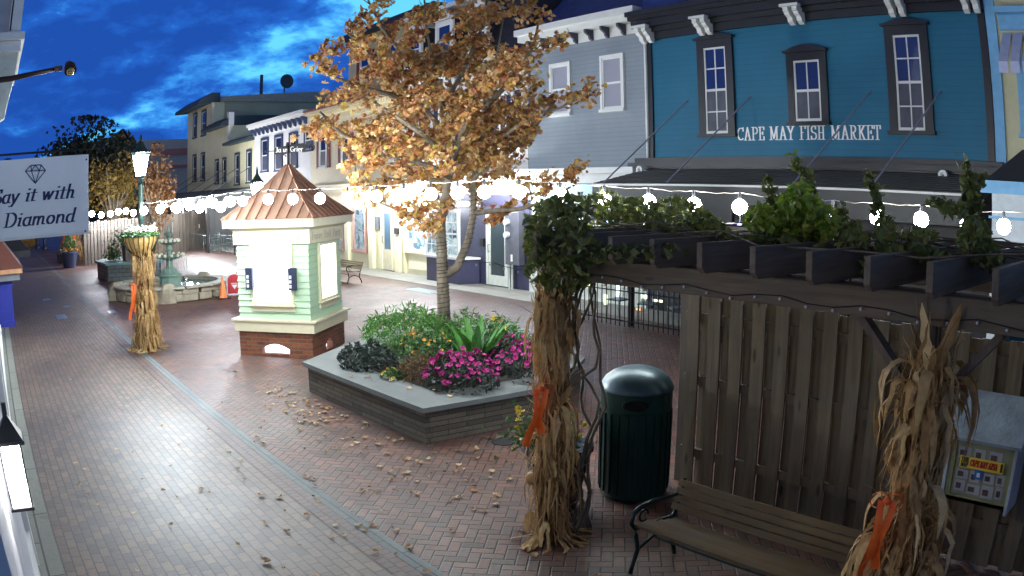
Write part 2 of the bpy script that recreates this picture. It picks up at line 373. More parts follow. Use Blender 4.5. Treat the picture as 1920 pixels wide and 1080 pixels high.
# ------------------------------------------------------------------ lettering: a broad-nib pen drawn along strokes
def arc(cx, cy, rx, ry, a0, a1, n=10): return [(cx+rx*math.cos(math.radians(a0+(a1-a0)*i/n)), cy+ry*math.sin(math.radians(a0+(a1-a0)*i/n))) for i in range(n+1)]
def sf(x, y, w=.09): return [(x-w, y), (x+w, y)]
GL = {
 'C': (.62, [arc(.34,.5,.30,.46,50,310), [(.56,.98),(.56,.70)]]), 'A': (.66, [[(.30,.98),(.54,.02)],[(.30,.98),(.08,.02)],[(.15,.34),(.44,.34)],sf(.08,.02),sf(.54,.02,.12)]),
 'P': (.60, [[(.14,.02),(.14,.98)],[(.02,.98),(.30,.98)]+arc(.30,.73,.24,.25,90,-90)+[(.16,.48)],sf(.14,.02,.12)]),
 'E': (.58, [[(.14,.02),(.14,.98)],[(.02,.98),(.50,.98),(.50,.78)],[(.14,.52),(.38,.52)],[(.38,.62),(.38,.42)],[(.02,.02),(.50,.02),(.50,.26)]]),
 'M': (.86, [[(.12,.02),(.12,.98)],[(.12,.98),(.38,.10),(.64,.98)],[(.66,.98),(.66,.02)],sf(.1,.02,.1),sf(.66,.02,.12),sf(.08,.98,.07),sf(.70,.98,.07)]),
 'Y': (.66, [[(.06,.98),(.30,.48)],[(.54,.98),(.30,.48),(.30,.02)],sf(.07,.98,.1),sf(.54,.98,.08),sf(.30,.02,.13)]),
 'F': (.56, [[(.14,.02),(.14,.98)],[(.02,.98),(.48,.98)],[(.50,.98),(.50,.80)],[(.14,.52),(.30,.52)],sf(.14,.02,.13)]),
 'I': (.32, [[(.13,.02),(.13,.98)],sf(.13,.02,.12),sf(.13,.98,.12)]),
 'S': (.54, [arc(.26,.74,.20,.24,40,270,9)+arc(.26,.26,.22,.24,90,-140,9),[(.42,.98),(.42,.76)],[(.04,.26),(.04,.02)]]),
 'H': (.70, [[(.14,.02),(.14,.98)],[(.50,.02),(.50,.98)],[(.14,.5),(.50,.5)],sf(.14,.02,.12),sf(.14,.98,.12),sf(.50,.02,.12),sf(.50,.98,.12)]),
 'R': (.66, [[(.14,.02),(.14,.98)],[(.02,.98),(.28,.98)]+arc(.28,.74,.22,.24,90,-90)+[(.16,.50)],[(.30,.48),(.42,.10),(.56,.02)],sf(.14,.02,.12)]),
 'K': (.66, [[(.14,.02),(.14,.98)],[(.52,.98),(.18,.46)],[(.26,.56),(.52,.02)],sf(.14,.02,.12),sf(.14,.98,.12),sf(.52,.98,.09),sf(.54,.02,.1)]),
 'T': (.60, [[(.26,.02),(.26,.98)],[(.02,.76),(.02,.98),(.52,.98),(.52,.76)],sf(.26,.02,.12)]),
 'W': (.9, [[(.06,.98),(.24,.02),(.42,.9),(.60,.02),(.80,.98)],sf(.06,.98),sf(.80,.98)]), 'L': (.55, [[(.14,.98),(.14,.02),(.48,.02),(.48,.25)],sf(.14,.98,.1)]),
 'O': (.66, [arc(.32,.5,.28,.48,0,360,16)]), 'N': (.7, [[(.12,.02),(.12,.98),(.52,.02),(.52,.98)],sf(.12,.02,.09),sf(.52,.98,.09)]),
 'D': (.72, [[(.12,.02),(.12,.98)],[(.02,.98),(.30,.98)]+arc(.30,.5,.32,.48,90,-90,12)+[(.02,.02)]]),
 'G': (.66, [arc(.34,.5,.30,.48,50,350)+[(.62,.42),(.44,.42)]]), 'J': (.42, [[(.24,.98),(.24,.15)]+arc(.12,.15,.12,.14,0,-150,6),sf(.2,.98,.12)]),
 'B': (.6, [[(.12,.02),(.12,.98),(.28,.98)]+arc(.28,.75,.2,.23,90,-90,8)+arc(.28,.27,.24,.25,90,-90,8)+[(.12,.02)]]),
 'a': (.52, [arc(.22,.30,.18,.29,60,300,10),[(.42,.62),(.38,.08),(.48,.04)]]), 'y': (.52, [[(.06,.60),(.20,.04)],[(.44,.62),(.22,.02),(.10,-.24),(-.02,-.22)]]),
 'i': (.28, [[(.04,.56),(.14,.60),(.10,.04),(.2,.04)],[(.13,.86),(.15,.88)],[(.13,.83),(.15,.85)]]), 't': (.34, [[(.16,.82),(.12,.04),(.26,.04)],[(.02,.60),(.30,.60)]]),
 'w': (.74, [[(.04,.60),(.16,.04),(.32,.58),(.42,.04),(.62,.60)]]), 'h': (.52, [[(.12,1.0),(.10,.02)],[(.10,.36)]+arc(.26,.42,.14,.18,140,0,6)+[(.38,.06),(.48,.04)]]),
 'm': (.80, [[(.08,.60),(.08,.02)],[(.08,.40)]+arc(.24,.42,.11,.18,150,0,6)+[(.34,.02)],[(.36,.40)]+arc(.50,.42,.11,.18,150,0,6)+[(.61,.06),(.72,.04)]]),
 'o': (.50, [arc(.22,.31,.19,.29,0,360,14)]), 'n': (.54, [[(.08,.60),(.08,.02)],[(.08,.38)]+arc(.26,.42,.14,.18,150,0,6)+[(.40,.06),(.50,.04)]]),
 'd': (.54, [arc(.22,.30,.18,.29,60,300,10),[(.42,1.0),(.38,.08),(.48,.04)]]), 'e': (.46, [[(.04,.34),(.38,.34)]+arc(.21,.32,.18,.28,10,310,10)]),
 'l': (.26, [[(.10,1.0),(.08,.04),(.18,.04)]]), 'u': (.54, [[(.08,.6),(.08,.2)]+arc(.22,.18,.14,.16,180,340,6)+[(.40,.6),(.40,.04)]]),
 'r': (.38, [[(.08,.60),(.08,.02)],[(.08,.38),(.20,.58),(.32,.56)]]), 's': (.40, [arc(.18,.46,.13,.14,40,270,7)+arc(.18,.17,.14,.15,90,-140,7)]),
 'b': (.50, [[(.08,1.0),(.08,.04)],arc(.24,.30,.17,.27,-150,150,10)]), 'p': (.50, [[(.08,.6),(.08,-.3)],arc(.24,.32,.17,.27,-150,150,10)]), 'c': (.44, [arc(.22,.31,.18,.28,50,310,10)]),
}
def hull(P):
    P = sorted(set((round(x,5), round(y,5)) for x, y in P))
    if len(P) < 3: return P
    def half(Q):
        h = []
        for p in Q:
            while len(h) > 1 and (h[-1][0]-h[-2][0])*(p[1]-h[-2][1]) - (h[-1][1]-h[-2][1])*(p[0]-h[-2][0]) <= 1e-12: h.pop()
            h.append(p)
        return h[:-1]
    return half(P) + half(P[::-1])
def textwidth(t, sx=1, space=.32, track=.04): return sum((GL[c][0]+track if c != ' ' else space)*sx for c in t)
def letters(text, origin, right, up, size, nib=(.15,.05), sx=1, slant=0, out=None, track=.04, space=.32, thick=0.004):
    """white or dark letters standing a few millimetres proud of a board"""
    mb = MB(); O, R_, U = Vector(origin), Vector(right).normalized(), Vector(up).normalized(); n = Vector(out) if out else R_.cross(U)
    x = 0; q = 0
    for ch in text:
        if ch == ' ': x += space*sx; continue
        w, strokes = GL[ch]
        for st in strokes:
            for a, b in zip(st[:-1], st[1:]):
                H = hull([((px+dx*nib[0]/2/sx), (py+dy*nib[1]/2)) for px, py in (a, b) for dx, dy in ((-1,-1),(1,-1),(1,1),(-1,1))])
                if len(H) < 3: continue
                q += 1; e = thick + (q % 9)*.0002*max(1, size*2)
                mb.face([O + R_*((x+hx*sx+slant*hy)*size) + U*(hy*size) + n*e for hx, hy in H])
        x += (w+track)*sx
    return mb
# ================================================================== SETTING
F = 14.88
rnd = random.Random(7)
asph = mat('ground_dark', (.03,.03,.032), .9)
o = struct(MB().box(-140, 30, -30, 60, -.6, -.012), 'ground', asph)
m_run = bricks('paver_running', srgb(122,100,84), srgb(92,82,72), srgb(42,38,36), .2, .1, .006, 'XY', rough=.6, bump=.6, stain=.38)
m_her = herringbone('paver_herringbone', [srgb(108,72,60), srgb(126,88,74), srgb(92,72,66), srgb(114,78,64), srgb(100,80,74), srgb(84,60,52)], srgb(44,38,36))
def sheet(x0, x1, y0, y1, z): return MB().box(x0, x1, y0, y1, z-.05, z)
struct(sheet(-100, 8, .15, 2.98, 0), 'brick_path', m_run)
struct(sheet(-100, 20, 3.12, 13.55, .0), 'brick_plaza', m_her)
m_kerb = bricks('bluestone', srgb(112,124,124), srgb(96,108,112), srgb(50,54,54), .62, 5, .006, 'XY', rough=.7, bump=.3, stain=.3)
struct(sheet(-100, 8, 2.98, 3.12, .004), 'kerb', m_kerb)
m_sold = bricks('paver_soldier', srgb(112,86,78), srgb(88,76,76), srgb(46,44,44), .1, .2, .006, 'XY', rough=.62, bump=.6)
struct(sheet(-100, 8, 2.78, 2.978, .003), 'brick_border', m_sold)
m_conc = bricks('concrete', srgb(132,134,126), srgb(122,124,116), srgb(60,62,58), 1.5, 6, .012, 'XY', rough=.8, bump=.25)
struct(sheet(-100, 8, -.16, .149, .006), 'pavement', m_conc)
m_conc2 = bricks('concrete_front', srgb(150,150,142), srgb(140,140,132), srgb(70,72,68), 1.6, 9, .012, 'XY', rough=.8, bump=.25)
o = struct(sheet(-100, 20, 13.5, 15.4, .012), 'pavement', m_conc2)
o.name = 'pavement_shopfronts'
m_plate = mat('plate', srgb(135,150,155), .35, .6, scale=20)
for i, (px, py, sx, sy, lb) in enumerate([(115,594,.9,.32,'wide grey utility cover set in the brick path nearest the blue awning post'), (88,562,.5,.3,'pale steel cover in the brick path beyond the wide one'),
                         (125,575,.45,.2,'small bright cover between the two larger covers in the path'), (210,585,.6,.25,'flat steel cover in the plaza bricks left of the fountain'), (795,545,1.4,.5,'broad pale cover plate in the bricks in front of the shop with dark base'),
                         (945,828,.42,.3,'dark round drain cover in the bricks right of the stone planter')]):
    p = gz(px, py)
    if 'round' in lb: ob = MB().lathe((p.x,p.y,.0), [(.16,.002),(.16,.008),(.13,.008),(.12,.004)], 20).build('drain_cover', mat('iron', (.03,.03,.03), .6, .4))
    else: ob = MB().box(p.x-sx/2, p.x+sx/2, p.y-sy/2, p.y+sy/2, .001, .007).build('utility_cover', m_plate, bevel=.002)
    tag(ob, lb, 'utility cover', 'covers set in the paving')

# ---------------------------------------------------------------- building kit
white = mat('white_paint', (.72,.73,.70), .5, var=.05, scale=3)
cream = mat('cream_paint', srgb(226,214,176), .55, var=.06, scale=3)
black = mat('black_paint', (.012,.012,.016), .45, var=.3)
m_glass = None
def glass(name, c=(.02,.03,.07), r=.06):
    if name in MATS: return MATS[name]
    m, nt, b = base(name); b.inputs['Base Color'].default_value = (*c, 1); b.inputs['Roughness'].default_value = r; b.inputs['Specular IOR Level'].default_value = .9
    t = N(nt, 'ShaderNodeTexCoord'); n = N(nt, 'ShaderNodeTexNoise', i_Scale=1.2, i_Detail=2.0); lk(nt, t.outputs['Object'], n.inputs['Vector'])
    bp = N(nt, 'ShaderNodeBump', i_Strength=.12, i_Distance=.05); lk(nt, n.outputs[0], bp.inputs['Height']); lk(nt, bp.outputs[0], b.inputs['Normal'])
    MATS[name] = m; return m
pane_dark = glass('pane_dark'); pane_blue = glass('pane_blue', (.012,.03,.13)); curtain = glass('pane_curtain', (.35,.35,.4), .25)
def siding(name, c, pitch=.11, strength=.6, var=.07, zoff=0, dark=.35):
    if name in MATS: return MATS[name]
    m, nt, b = base(name); t = N(nt, 'ShaderNodeTexCoord'); s = N(nt, 'ShaderNodeSeparateXYZ'); lk(nt, t.outputs['Object'], s.inputs[0])
    fr = mth(nt, 'FRACT', mth(nt, 'DIVIDE', mth(nt, 'SUBTRACT', s.outputs[2], zoff), pitch))
    n = N(nt, 'ShaderNodeTexNoise', i_Scale=1.4, i_Detail=6.0, i_Roughness=.65); lk(nt, t.outputs['Object'], n.inputs['Vector'])
    lap_shade = ramp(nt, fr, [(.86, 0), (.95, 1)])  # shadow under each board's overlap, put into the colour
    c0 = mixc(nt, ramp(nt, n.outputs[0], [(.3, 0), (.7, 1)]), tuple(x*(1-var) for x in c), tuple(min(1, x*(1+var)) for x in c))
    lk(nt, mixc(nt, mth(nt, 'MULTIPLY', lap_shade, dark), c0, tuple(x*.4 for x in c)), b.inputs['Base Color']); b.inputs['Roughness'].default_value = .6
    bp = N(nt, 'ShaderNodeBump', i_Strength=strength, i_Distance=.03); lk(nt, mth(nt, 'SUBTRACT', 1.0, fr), bp.inputs['Height']); lk(nt, bp.outputs[0], b.inputs['Normal'])
    MATS[name] = m; return m
def window(bld, x0, x1, z0, z1, y=F, trim=black, sash=white, pane=None, cols=2, rows=4, tw=.12, hood=0, meet=True, name='window'):
    """casing > sash, pane. x0..x1 / z0..z1 is the sash; the casing stands round it"""
    pane = pane or pane_dark; c = MB()
    c.box(x0-tw, x0, y-.07, y+.02, z0-min(tw*.8,.03), z1+tw); c.box(x1, x1+tw, y-.07, y+.02, z0-min(tw*.8,.03), z1+tw)
    c.box(x0, x1, y-.07, y+.02, z1, z1+tw)
    c.box(x0-tw*1.2, x1+tw*1.2, y-.12, y+.02, z0-min(tw*1.2,.08), z0-.004)
    if hood:
        c.box(x0-tw*1.3, x1+tw*1.3, y-.14, y+.02, z1+tw, z1+tw+.05)
        n = 8; P = [(x0-tw*1.1+(x1-x0+2.2*tw)*i/n, y-.11, z1+tw+.05+hood*math.sin(PI*i/n)) for i in range(n+1)] + [(x1+tw*1.1, y-.11, z1+tw+.051), (x0-tw*1.1, y-.11, z1+tw+.051)]
        c.extr(P, (0, .12, 0))
    w_ = c.build(name, trim, bld)
    s = MB(); f = .045
    s.box(x0, x0+f, y-.05, y, z0, z1); s.box(x1-f, x1, y-.05, y, z0, z1); s.box(x0+f, x1-f, y-.05, y, z1-f, z1); s.box(x0+f, x1-f, y-.05, y, z0, z0+f*1.4)
    for i in range(1, cols): xx = x0+(x1-x0)*i/cols; s.box(xx-.014, xx+.014, y-.043, y-.004, z0+f*1.4, z1-f)
    zm = (z0+z1)/2
    for j in range(1, rows):
        zz_ = z0+(z1-z0)*j/rows; h = .028 if (rows % 2 == 0 and j == rows//2) else .014
        s.box(x0+f, x1-f, y-.047, y-.003, zz_-h, zz_+h)
    s.build('sash', sash, w_)
    MB().box(x0+.01, x1-.01, y-.025, y+.01, z0+.01, z1-.01).build('pane', pane, w_)
    if rows >= 2 and rows <= 4 and pane in (pane_dark, pane_blue):      # reflection of houses put in as a grey sheet over the lower panes
        MB().box(x0+f, x1-f, y-.032, y-.0255, z0+f*1.4, zm-.028).build('lower_reflection', mat('reflection_grey', srgb(66,68,84), .5, var=.5, scale=2.2), w_)
    return w_
def shutters(bld, x0, x1, z0, z1, m, w_=.32, y=F):
    for a, b in ((x0-.12-w_, x0-.13), (x1+.13, x1+.12+w_)):
        s = MB().box(a, b, y-.05, y-.002, z0, z1)
        k = int((z1-z0)/.12)
        for i in range(k): zz_ = z0+.06+(z1-z0-.12)*i/k; s.box(a+.04, b-.04, y-.062, y-.05, zz_, zz_+.06)
        s.build('shutter', m, bld)
def bracket_mb(x, y, z, w_=.1, d=.4, h=.5):
    prof = [(0,0),(d,0),(d,-.09),(d*.85,-.12),(d*.8,-.22*h/.5),(d*.5,-.30*h/.5),(d*.42,-.42*h/.5),(d*.15,-h),(0,-h)]
    return MB().extr([(x-w_/2, y-a, z+b) for a, b in prof], (w_, 0, 0))
def wall_box(bld, x0, x1, y0, y1, z0, z1, m, name='wall'): return MB().box(x0, x1, y0, y1, z0, z1).build(name, m, bld)

# ================================================================== TEAL FISH MARKET BUILDING
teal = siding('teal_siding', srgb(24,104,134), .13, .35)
char = mat('charcoal_paint', srgb(42,40,38), .6, var=.12, scale=2)
b = thing('market_building', 'teal clapboard building with black trim and white letters above its awning', 'building', (-8.8, F, 0))
XL, XR = -13.33, -4.22
wall_box(b, XL, XR, F, F+9, 3.6, 7.0, teal)
for xa, xb in ((XL, XL+.14), (XR-.16, XR)): MB().box(xa, xb, F-.05, F+.01, 3.75, 6.7).build('corner_board', black, b)
MB().tube([(XL-.03, F-.08, 3.6), (XL-.03, F-.08, 6.75)], .035).build('downpipe', white, b)
c = MB()
for (z0, z1, d) in ((6.72,6.9,.10),(6.9,7.02,.2),(7.02,7.2,.34),(7.2,7.3,.46),(7.3,7.42,.56)): c.box(XL-.25 if d > .3 else XL, XR+.02, F-d, F+.3, z0, z1-.002)
c.build('cornice', black, b)
for x in (-13.2, -11.34, -8.76, -6.21, -4.45):
    for dx in (-.12, .12): bracket_mb(x+dx, F-.10, 6.99, .13, .34, .36).build('bracket', white, b)
    MB().box(x-.24, x+.24, F-.50, F-.34, 6.99, 7.05).build('bracket_cap', white, b)
slate = mat('slate_roof', srgb(40,60,120), .6, var=.35, scale=5, bump=.4, bscale=18)
MB().extr([(XL,F-.2,7.42),(XL,F+.5,10.2),(XL,F+9,10.2),(XL,F+9,7.42)], (XR-XL,0,0)).build('roof', slate, b)
dm = window(b, -11.7, -10.6, 7.5, 8.9, F-.22, black, mat('blue_sash', srgb(70,110,200), .5), pane_blue, 2, 2, .1, name='dormer_window')
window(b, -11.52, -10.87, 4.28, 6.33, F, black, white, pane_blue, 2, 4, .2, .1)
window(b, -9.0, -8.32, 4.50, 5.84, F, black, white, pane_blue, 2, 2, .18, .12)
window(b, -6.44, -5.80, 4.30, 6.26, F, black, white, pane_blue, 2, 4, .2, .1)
letters('CAPE MAY FISH MARKET', (-10.64, F-.001, 4.11), (1,0,0), (0,0,1), .30, (.13,.05), sx=3.78/(.30*textwidth('CAPE MAY FISH MARKET', 1, .42, .06)), space=.42, track=.06, out=(0,-1,0)).build('lettering', mat('letter_white', (.9,.9,.86), .5), b)
# stepped fascia under the wall, then the awning with its rods
c = MB()
for z0, z1, d in ((3.62,3.74,.16),(3.50,3.62,.42),(3.46,3.50,.34)): c.box(XL-.4, XR+.2, F-d, F+.2, z0, z1-.002)
c.build('ledge', black, b)
AY = 12.7
aw = MB(); n = 9
for i in range(n):
    y0 = F-.3-(F-.3-AY)*i/n; y1 = F-.3-(F-.3-AY)*(i+1)/n; z0 = 3.46-.36*i/n; z1 = 3.46-.36*(i+1)/n
    aw.extr([(XL+.2, y0, z0), (XL+.2, y1+.003, z1+.012), (XL+.2, y1+.003, z1-.03), (XL+.2, y0, z0-.04)], (XR-XL-.25, 0, 0))
aw.build('awning', char, b)
MB().box(XL+.2, XR-.05, AY-.05, AY-.0, 3.05, 3.09).build('awning_edge', white, b)
MB().box(XL+.2, XR-.05, AY-.03, AY+.0, 2.55, 3.045).build('valance', mat('vinyl', srgb(26,27,30), .45, var=.15, scale=1.2), b)
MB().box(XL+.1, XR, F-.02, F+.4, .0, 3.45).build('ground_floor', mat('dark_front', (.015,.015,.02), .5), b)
for xx in (-12.09, -10.23, -7.10, -5.40):
    MB().tube([(xx, F-.01, 5.11), (xx-.75*(F-AY)/2.18, AY+.02, 3.1)], .018, 6).build('awning_rod', mat('rod', srgb(150,150,165), .4, .5), b)
for xx in (-12.0, -9.3, -6.6): MB().box(xx-.05, xx+.05, AY+.0, AY+.1, 0, 3.0).build('awning_post', black, b)
tri = MB()
for i, (px, py, s, cc) in enumerate([(1088,412,.12,0),(1135,411,.16,1),(1172,412,.1,2),(1200,416,.22,1),(1095,418,.1,2)]):
    pass
for px, py, ww, hh, nm in [(1140,414,.5,.10,'blue'),(1203,418,.3,.14,'white'),(1090,412,.16,.1,'white2')]:
    p = gy(px, py, AY+.6)
    e = MB().box(p.x-ww/2, p.x+ww/2, p.y-.03, p.y+.03, p.z-hh/2, p.z+hh/2).build('neon_light', emit('neon_'+nm[:4], (.25,.4,1) if nm == 'blue' else (.8,.85,1), 6))
    tag(e, {'blue':'wide blue glowing light under the black awning, beside a small white one', 'white':'square whitish light nearest the first round bulb under the dark awning', 'white2':'tiny white light farthest left under the dark awning'}[nm], 'light', 'lights inside the covered terrace')
# security floods
for px, py, yy, lb in [(1770,329,F-.5,'round white floodlight on the black fascia right of the awning rods'), (1203,319,F-.55,'round white floodlight at the left end of the black fascia')]:
    p = gy(px, py, yy); t = thing('floodlight', lb, 'floodlight', p, 0, 'round floodlights on the market fascia')
    MB().lathe((0,0,0), [(.02,-.05),(.09,-.04),(.10,.02),(.085,.03)], 18).build('tmp', white) if False else None
    h = MB(); 
    for k in range(18):
        a0, a1 = 2*PI*k/18, 2*PI*(k+1)/18
        for r0, r1, ya, yb in ((.055,.10,-.10,-.10),(.10,.10,-.10,0),(.02,.055,-.06,-.10)):
            h.face([(p.x+r0*math.cos(a0), p.y+ya, p.z+r0*math.sin(a0)), (p.x+r0*math.cos(a1), p.y+ya, p.z+r0*math.sin(a1)), (p.x+r1*math.cos(a1), p.y+yb, p.z+r1*math.sin(a1)), (p.x+r1*math.cos(a0), p.y+yb, p.z+r1*math.sin(a0))])
    h.build('housing', white, t)
    MB().tube([(p.x, p.y-.055, p.z), (p.x, p.y-.05, p.z)], .055, 12).build('lens', black, t)
    MB().tube([(p.x, p.y, p.z), (p.x+.28, p.y+.02, p.z-.03), (p.x+.42, p.y+.15, p.z-.30)], .012, 5).build('conduit', white, t)

# ================================================================== GREY BUILDING
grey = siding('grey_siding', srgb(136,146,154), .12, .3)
b = thing('grey_building', 'slate grey clapboard building with white bracketed cornice left of the teal one', 'building', (-15.7, F, 0))
XL, XR = -18.05, -13.34
wall_box(b, XL, XR-.003, F+.0, F+8.5, 2.9, 7.3, grey)
c = MB()
for z0, z1, d in ((6.98,7.25,.05),(7.25,7.42,.36),(7.42,7.6,.5)): c.box(XL, XR-.01, F-d, F+.2, z0, z1-.002)
c.build('cornice', white, b)
for i in range(8): bracket_mb(XL+.4+i*.6, F-.05, 7.25, .07, .3, .3).build('bracket', mat('dark_bracket', (.05,.05,.08), .6), b)
MB().extr([(XL+.05,F+.1,7.6),(XL+.05,F+2.2,9.6),(XL+.05,F+8.5,9.6),(XL+.05,F+8.5,7.6)], (XR-XL-.1,0,0)).build('roof', slate, b)
for x0 in (-14.93, -16.95): window(b, x0, x0+.7, 5.05, 6.42, F, white, white, curtain, 1, 2, .08)
c = MB()
for z0, z1, d in ((3.36,3.52,.5),(3.3,3.36,.36),(3.12,3.3,.44)): c.box(XL-.02, XR-.15, F-d, F, z0, z1-.002)
c.build('storefront_cornice', white, b)
MB().box(XL, XR-.2, F-.03, F, 2.6, 3.1).build('fascia', mat('fascia_blue', srgb(150,190,215), .5), b)
MB().box(-15.0, -14.0, F-.05, F-.03, 2.72, 3.02).build('sign_board', mat('ochre_board', srgb(214,184,120), .5), b)
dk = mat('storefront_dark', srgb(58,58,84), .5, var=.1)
# ground floor: dark bay with door, meter cabinet, then display windows
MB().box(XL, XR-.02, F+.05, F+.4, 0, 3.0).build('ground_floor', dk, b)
dframe = mat('door_white', srgb(205,210,200), .5)
d = MB(); 
for x0, x1, z0, z1 in ((-20.0,-19.93,.05,2.4),): pass
def door(bld, x0, x1, z1, y, fr, pane, leaf, z0=.04, kick=.55):
    c = MB(); c.box(x0-.09, x0, y-.08, y+.02, z0, z1+.1); c.box(x1, x1+.09, y-.08, y+.02, z0, z1+.1); c.box(x0, x1, y-.08, y+.02, z1, z1+.1)
    d_ = c.build('door', fr, bld)
    l = MB(); l.box(x0, x0+.1, y-.05, y, z0, z1); l.box(x1-.1, x1, y-.05, y, z0, z1); l.box(x0+.1, x1-.1, y-.05, y, z1-.1, z1); l.box(x0+.1, x1-.1, y-.05, y, z0, z0+kick)
    l.build('door_leaf', leaf, d_); MB().box(x0+.1, x1-.1, y-.03, y+.005, z0+kick, z1-.1).build('pane', pane, d_)
    MB().tube([(x0+.06, y-.05, z0+1.0), (x0+.06, y-.11, z0+1.0), (x0+.06, y-.11, z0+1.22), (x0+.06, y-.05, z0+1.22)], .012, 6).build('handle', black, d_)
    return d_
for x0, x1 in ((-17.7,-16.3),(-16.1,-14.9),(-14.7,-13.6)): window(b, x0, x1, .55, 2.55, F, dframe, dframe, glass('shop_glass_violet', (.10,.09,.20), .15), 1, 1, .12)
MB().box(XL+.05, XR-.1, F-.05, F+.05, .0, .45).build('stall_riser', dframe, b)

# ================================================================== WHITE MANSARD BUILDING
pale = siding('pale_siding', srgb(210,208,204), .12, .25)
b = thing('mansard_building', 'white building with dark mansard roof and white framed dormers behind the autumn tree', 'building', (-21.6, F, 0))
XL, XR = -25.2, -18.06
wall_box(b, XL, XR-.003, F, F+8, 2.8, 6.7, pale)
c = MB()
for z0, z1, d in ((6.45,6.7,.08),(6.7,6.85,.3),(6.85,7.0,.42)): c.box(XL, XR-.003, F-d, F+.2, z0, z1-.002)
c.build('cornice', white, b)
for i in range(14): bracket_mb(XL+.3+i*.5, F-.08, 6.7, .07, .2, .2).build('bracket', mat('dark_bracket', (.05,.05,.08), .6), b)
dsl = mat('dark_slate', (.018,.018,.028), .6, var=.4, scale=6, bump=.4, bscale=20)
MB().extr([(XL,F-.25,7.0),(XL,F+.5,9.2),(XL,F+8,9.4),(XL,F+8,7.0)], (XR-XL-.02,0,0)).build('roof', dsl, b)
MB().box(XL, XR-.01, F-.05, F+.55, 9.2, 9.35).build('roof_curb', white, b)
MB().box(XR-1.0, XR-.35, F+1.2, F+2.2, 8.9, 10.6).build('chimney', black, b)
for x0 in (-24.2, -22.3, -20.4):
    dw = window(b, x0, x0+.75, 7.35, 8.5, F-.28, white, white, pane_blue, 1, 2, .14)
    MB().extr([(x0-.25,F-.36,8.68),(x0+1.0,F-.36,8.68),(x0+.375,F-.36,9.02)], (0,.7,0)).build('dormer_gable', white, b)
    MB().box(x0-.14, x0+.89, F-.26, F+.5, 7.2, 8.67).build('dormer', dsl, b)
for x0 in (-24.3, -22.6, -20.9, -19.35):
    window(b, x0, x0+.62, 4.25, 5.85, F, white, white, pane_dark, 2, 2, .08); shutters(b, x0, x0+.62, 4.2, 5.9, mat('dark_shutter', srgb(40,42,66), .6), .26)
c = MB()
for z0, z1, d in ((3.1,3.3,.34),(3.3,3.4,.42)): c.box(XL, XR-.003, F-d, F, z0, z1-.002)
c.build('storefront_cornice', white, b)
cf = mat('cream_front', srgb(232,226,190), .5, var=.04)
wall_box(b, XL, -22.95, F+.02, F+.5, 0, 3.1, cf, 'shop_front')
MB().box(-22.95, XR-.01, F+.05, F+.5, 0, 3.1).build('shop_front_right', dk, b)
lit = emit('shop_lit', (.80,.92,1.0), 2.2); litdim = emit('shop_lit_dim', (.35,.55,.62), .55)
def shopglow(name, s, dark=.5):          # a lit shop interior seen through its window: bright above, goods dark below
    if name in MATS: return MATS[name]
    m, nt, bb = base(name); t = N(nt, 'ShaderNodeTexCoord'); n = N(nt, 'ShaderNodeTexVoronoi', i_Scale=4.0); lk(nt, t.outputs['Object'], n.inputs['Vector'])
    n2 = N(nt, 'ShaderNodeTexNoise', i_Scale=7.0, i_Detail=5.0); lk(nt, t.outputs['Object'], n2.inputs['Vector'])
    f = ramp(nt, mth(nt, 'MULTIPLY', n.outputs['Color'], n2.outputs[0]), [(.1, 0), (.42, 1)])
    lk(nt, mixc(nt, f, (.05,.12,.16), (.75,.95,1.0)), bb.inputs['Emission Color']); bb.inputs['Emission Strength'].default_value = s
    bb.inputs['Base Color'].default_value = (.05,.07,.09,1); bb.inputs['Roughness'].default_value = .1
    MATS[name] = m; return m
g1, g2 = shopglow('display_bright', 1.9), shopglow('display_dim', .35)
window(b, -24.75, -23.35, .85, 2.35, F-.02, cf, cf, g1, 1, 1, .12, name='display_window')
MB().box(-24.7, -23.4, F-.04, F-.005, .2, .62).build('panel', cf, b); MB().box(-24.95, -24.87, F-.1, F, .0, 3.1).build('pilaster', cf, b); MB().box(-23.15, -23.03, F-.1, F, .0, 3.1).build('pilaster', cf, b)
# projecting many-paned bay on a dark base
bay = MB().prism([(-22.8,F),(-22.6,F-.62),(-20.75,F-.62),(-20.5,F)], .02, .78); bay.build('bay_base', dk, b)
MB().prism([(-22.86,F),(-22.64,F-.68),(-20.70,F-.68),(-20.42,F)], .78, .84).build('bay_sill', white, b)
w2 = window(b, -22.58, -20.77, .86, 2.3, F-.58, white, white, shopglow('display_bay', .55), 6, 4, .06, name='bay_window')
MB().prism([(-22.86,F),(-22.64,F-.68),(-20.70,F-.68),(-20.42,F)], 2.44, 2.6).build('bay_roof', white, b)
door(b, -19.95, -19.05, 2.25, F, dframe, glass('door_glass', (.05,.07,.08), .12), dframe, .05, .3)
MB().box(-20.3,-20.14,F-.12,F,1.2,1.45).build('mailbox', black, b)

# meter cabinet, conduits
p0 = gz(965, 540)
t = thing('meter_cabinet', 'grey utility cabinet with two round meters beside the glass door', 'meter cabinet', (-18.6, F-.1, .7))
mg = mat('meter_grey', srgb(96,98,108), .5, .2)
MB().box(-18.9, -18.25, F-.22, F-.0, .75, 2.3).build('cabinet', mg, t, bevel=.01)
for zc in (2.0, 1.62):
    m_ = MB().tube([(-18.75, F-.22, zc), (-18.75, F-.34, zc)], .09, 16).build('meter', mat('meter_glass', srgb(190,200,205), .15), t)
MB().box(-18.62, -18.54, F-.235, F-.22, .85, 1.05).build('notice', white, t)
for xx in (-18.85, -18.72): MB().tube([(xx, F-.1, 0), (xx, F-.1, .75)], .03, 8).build('conduit', dframe, t)

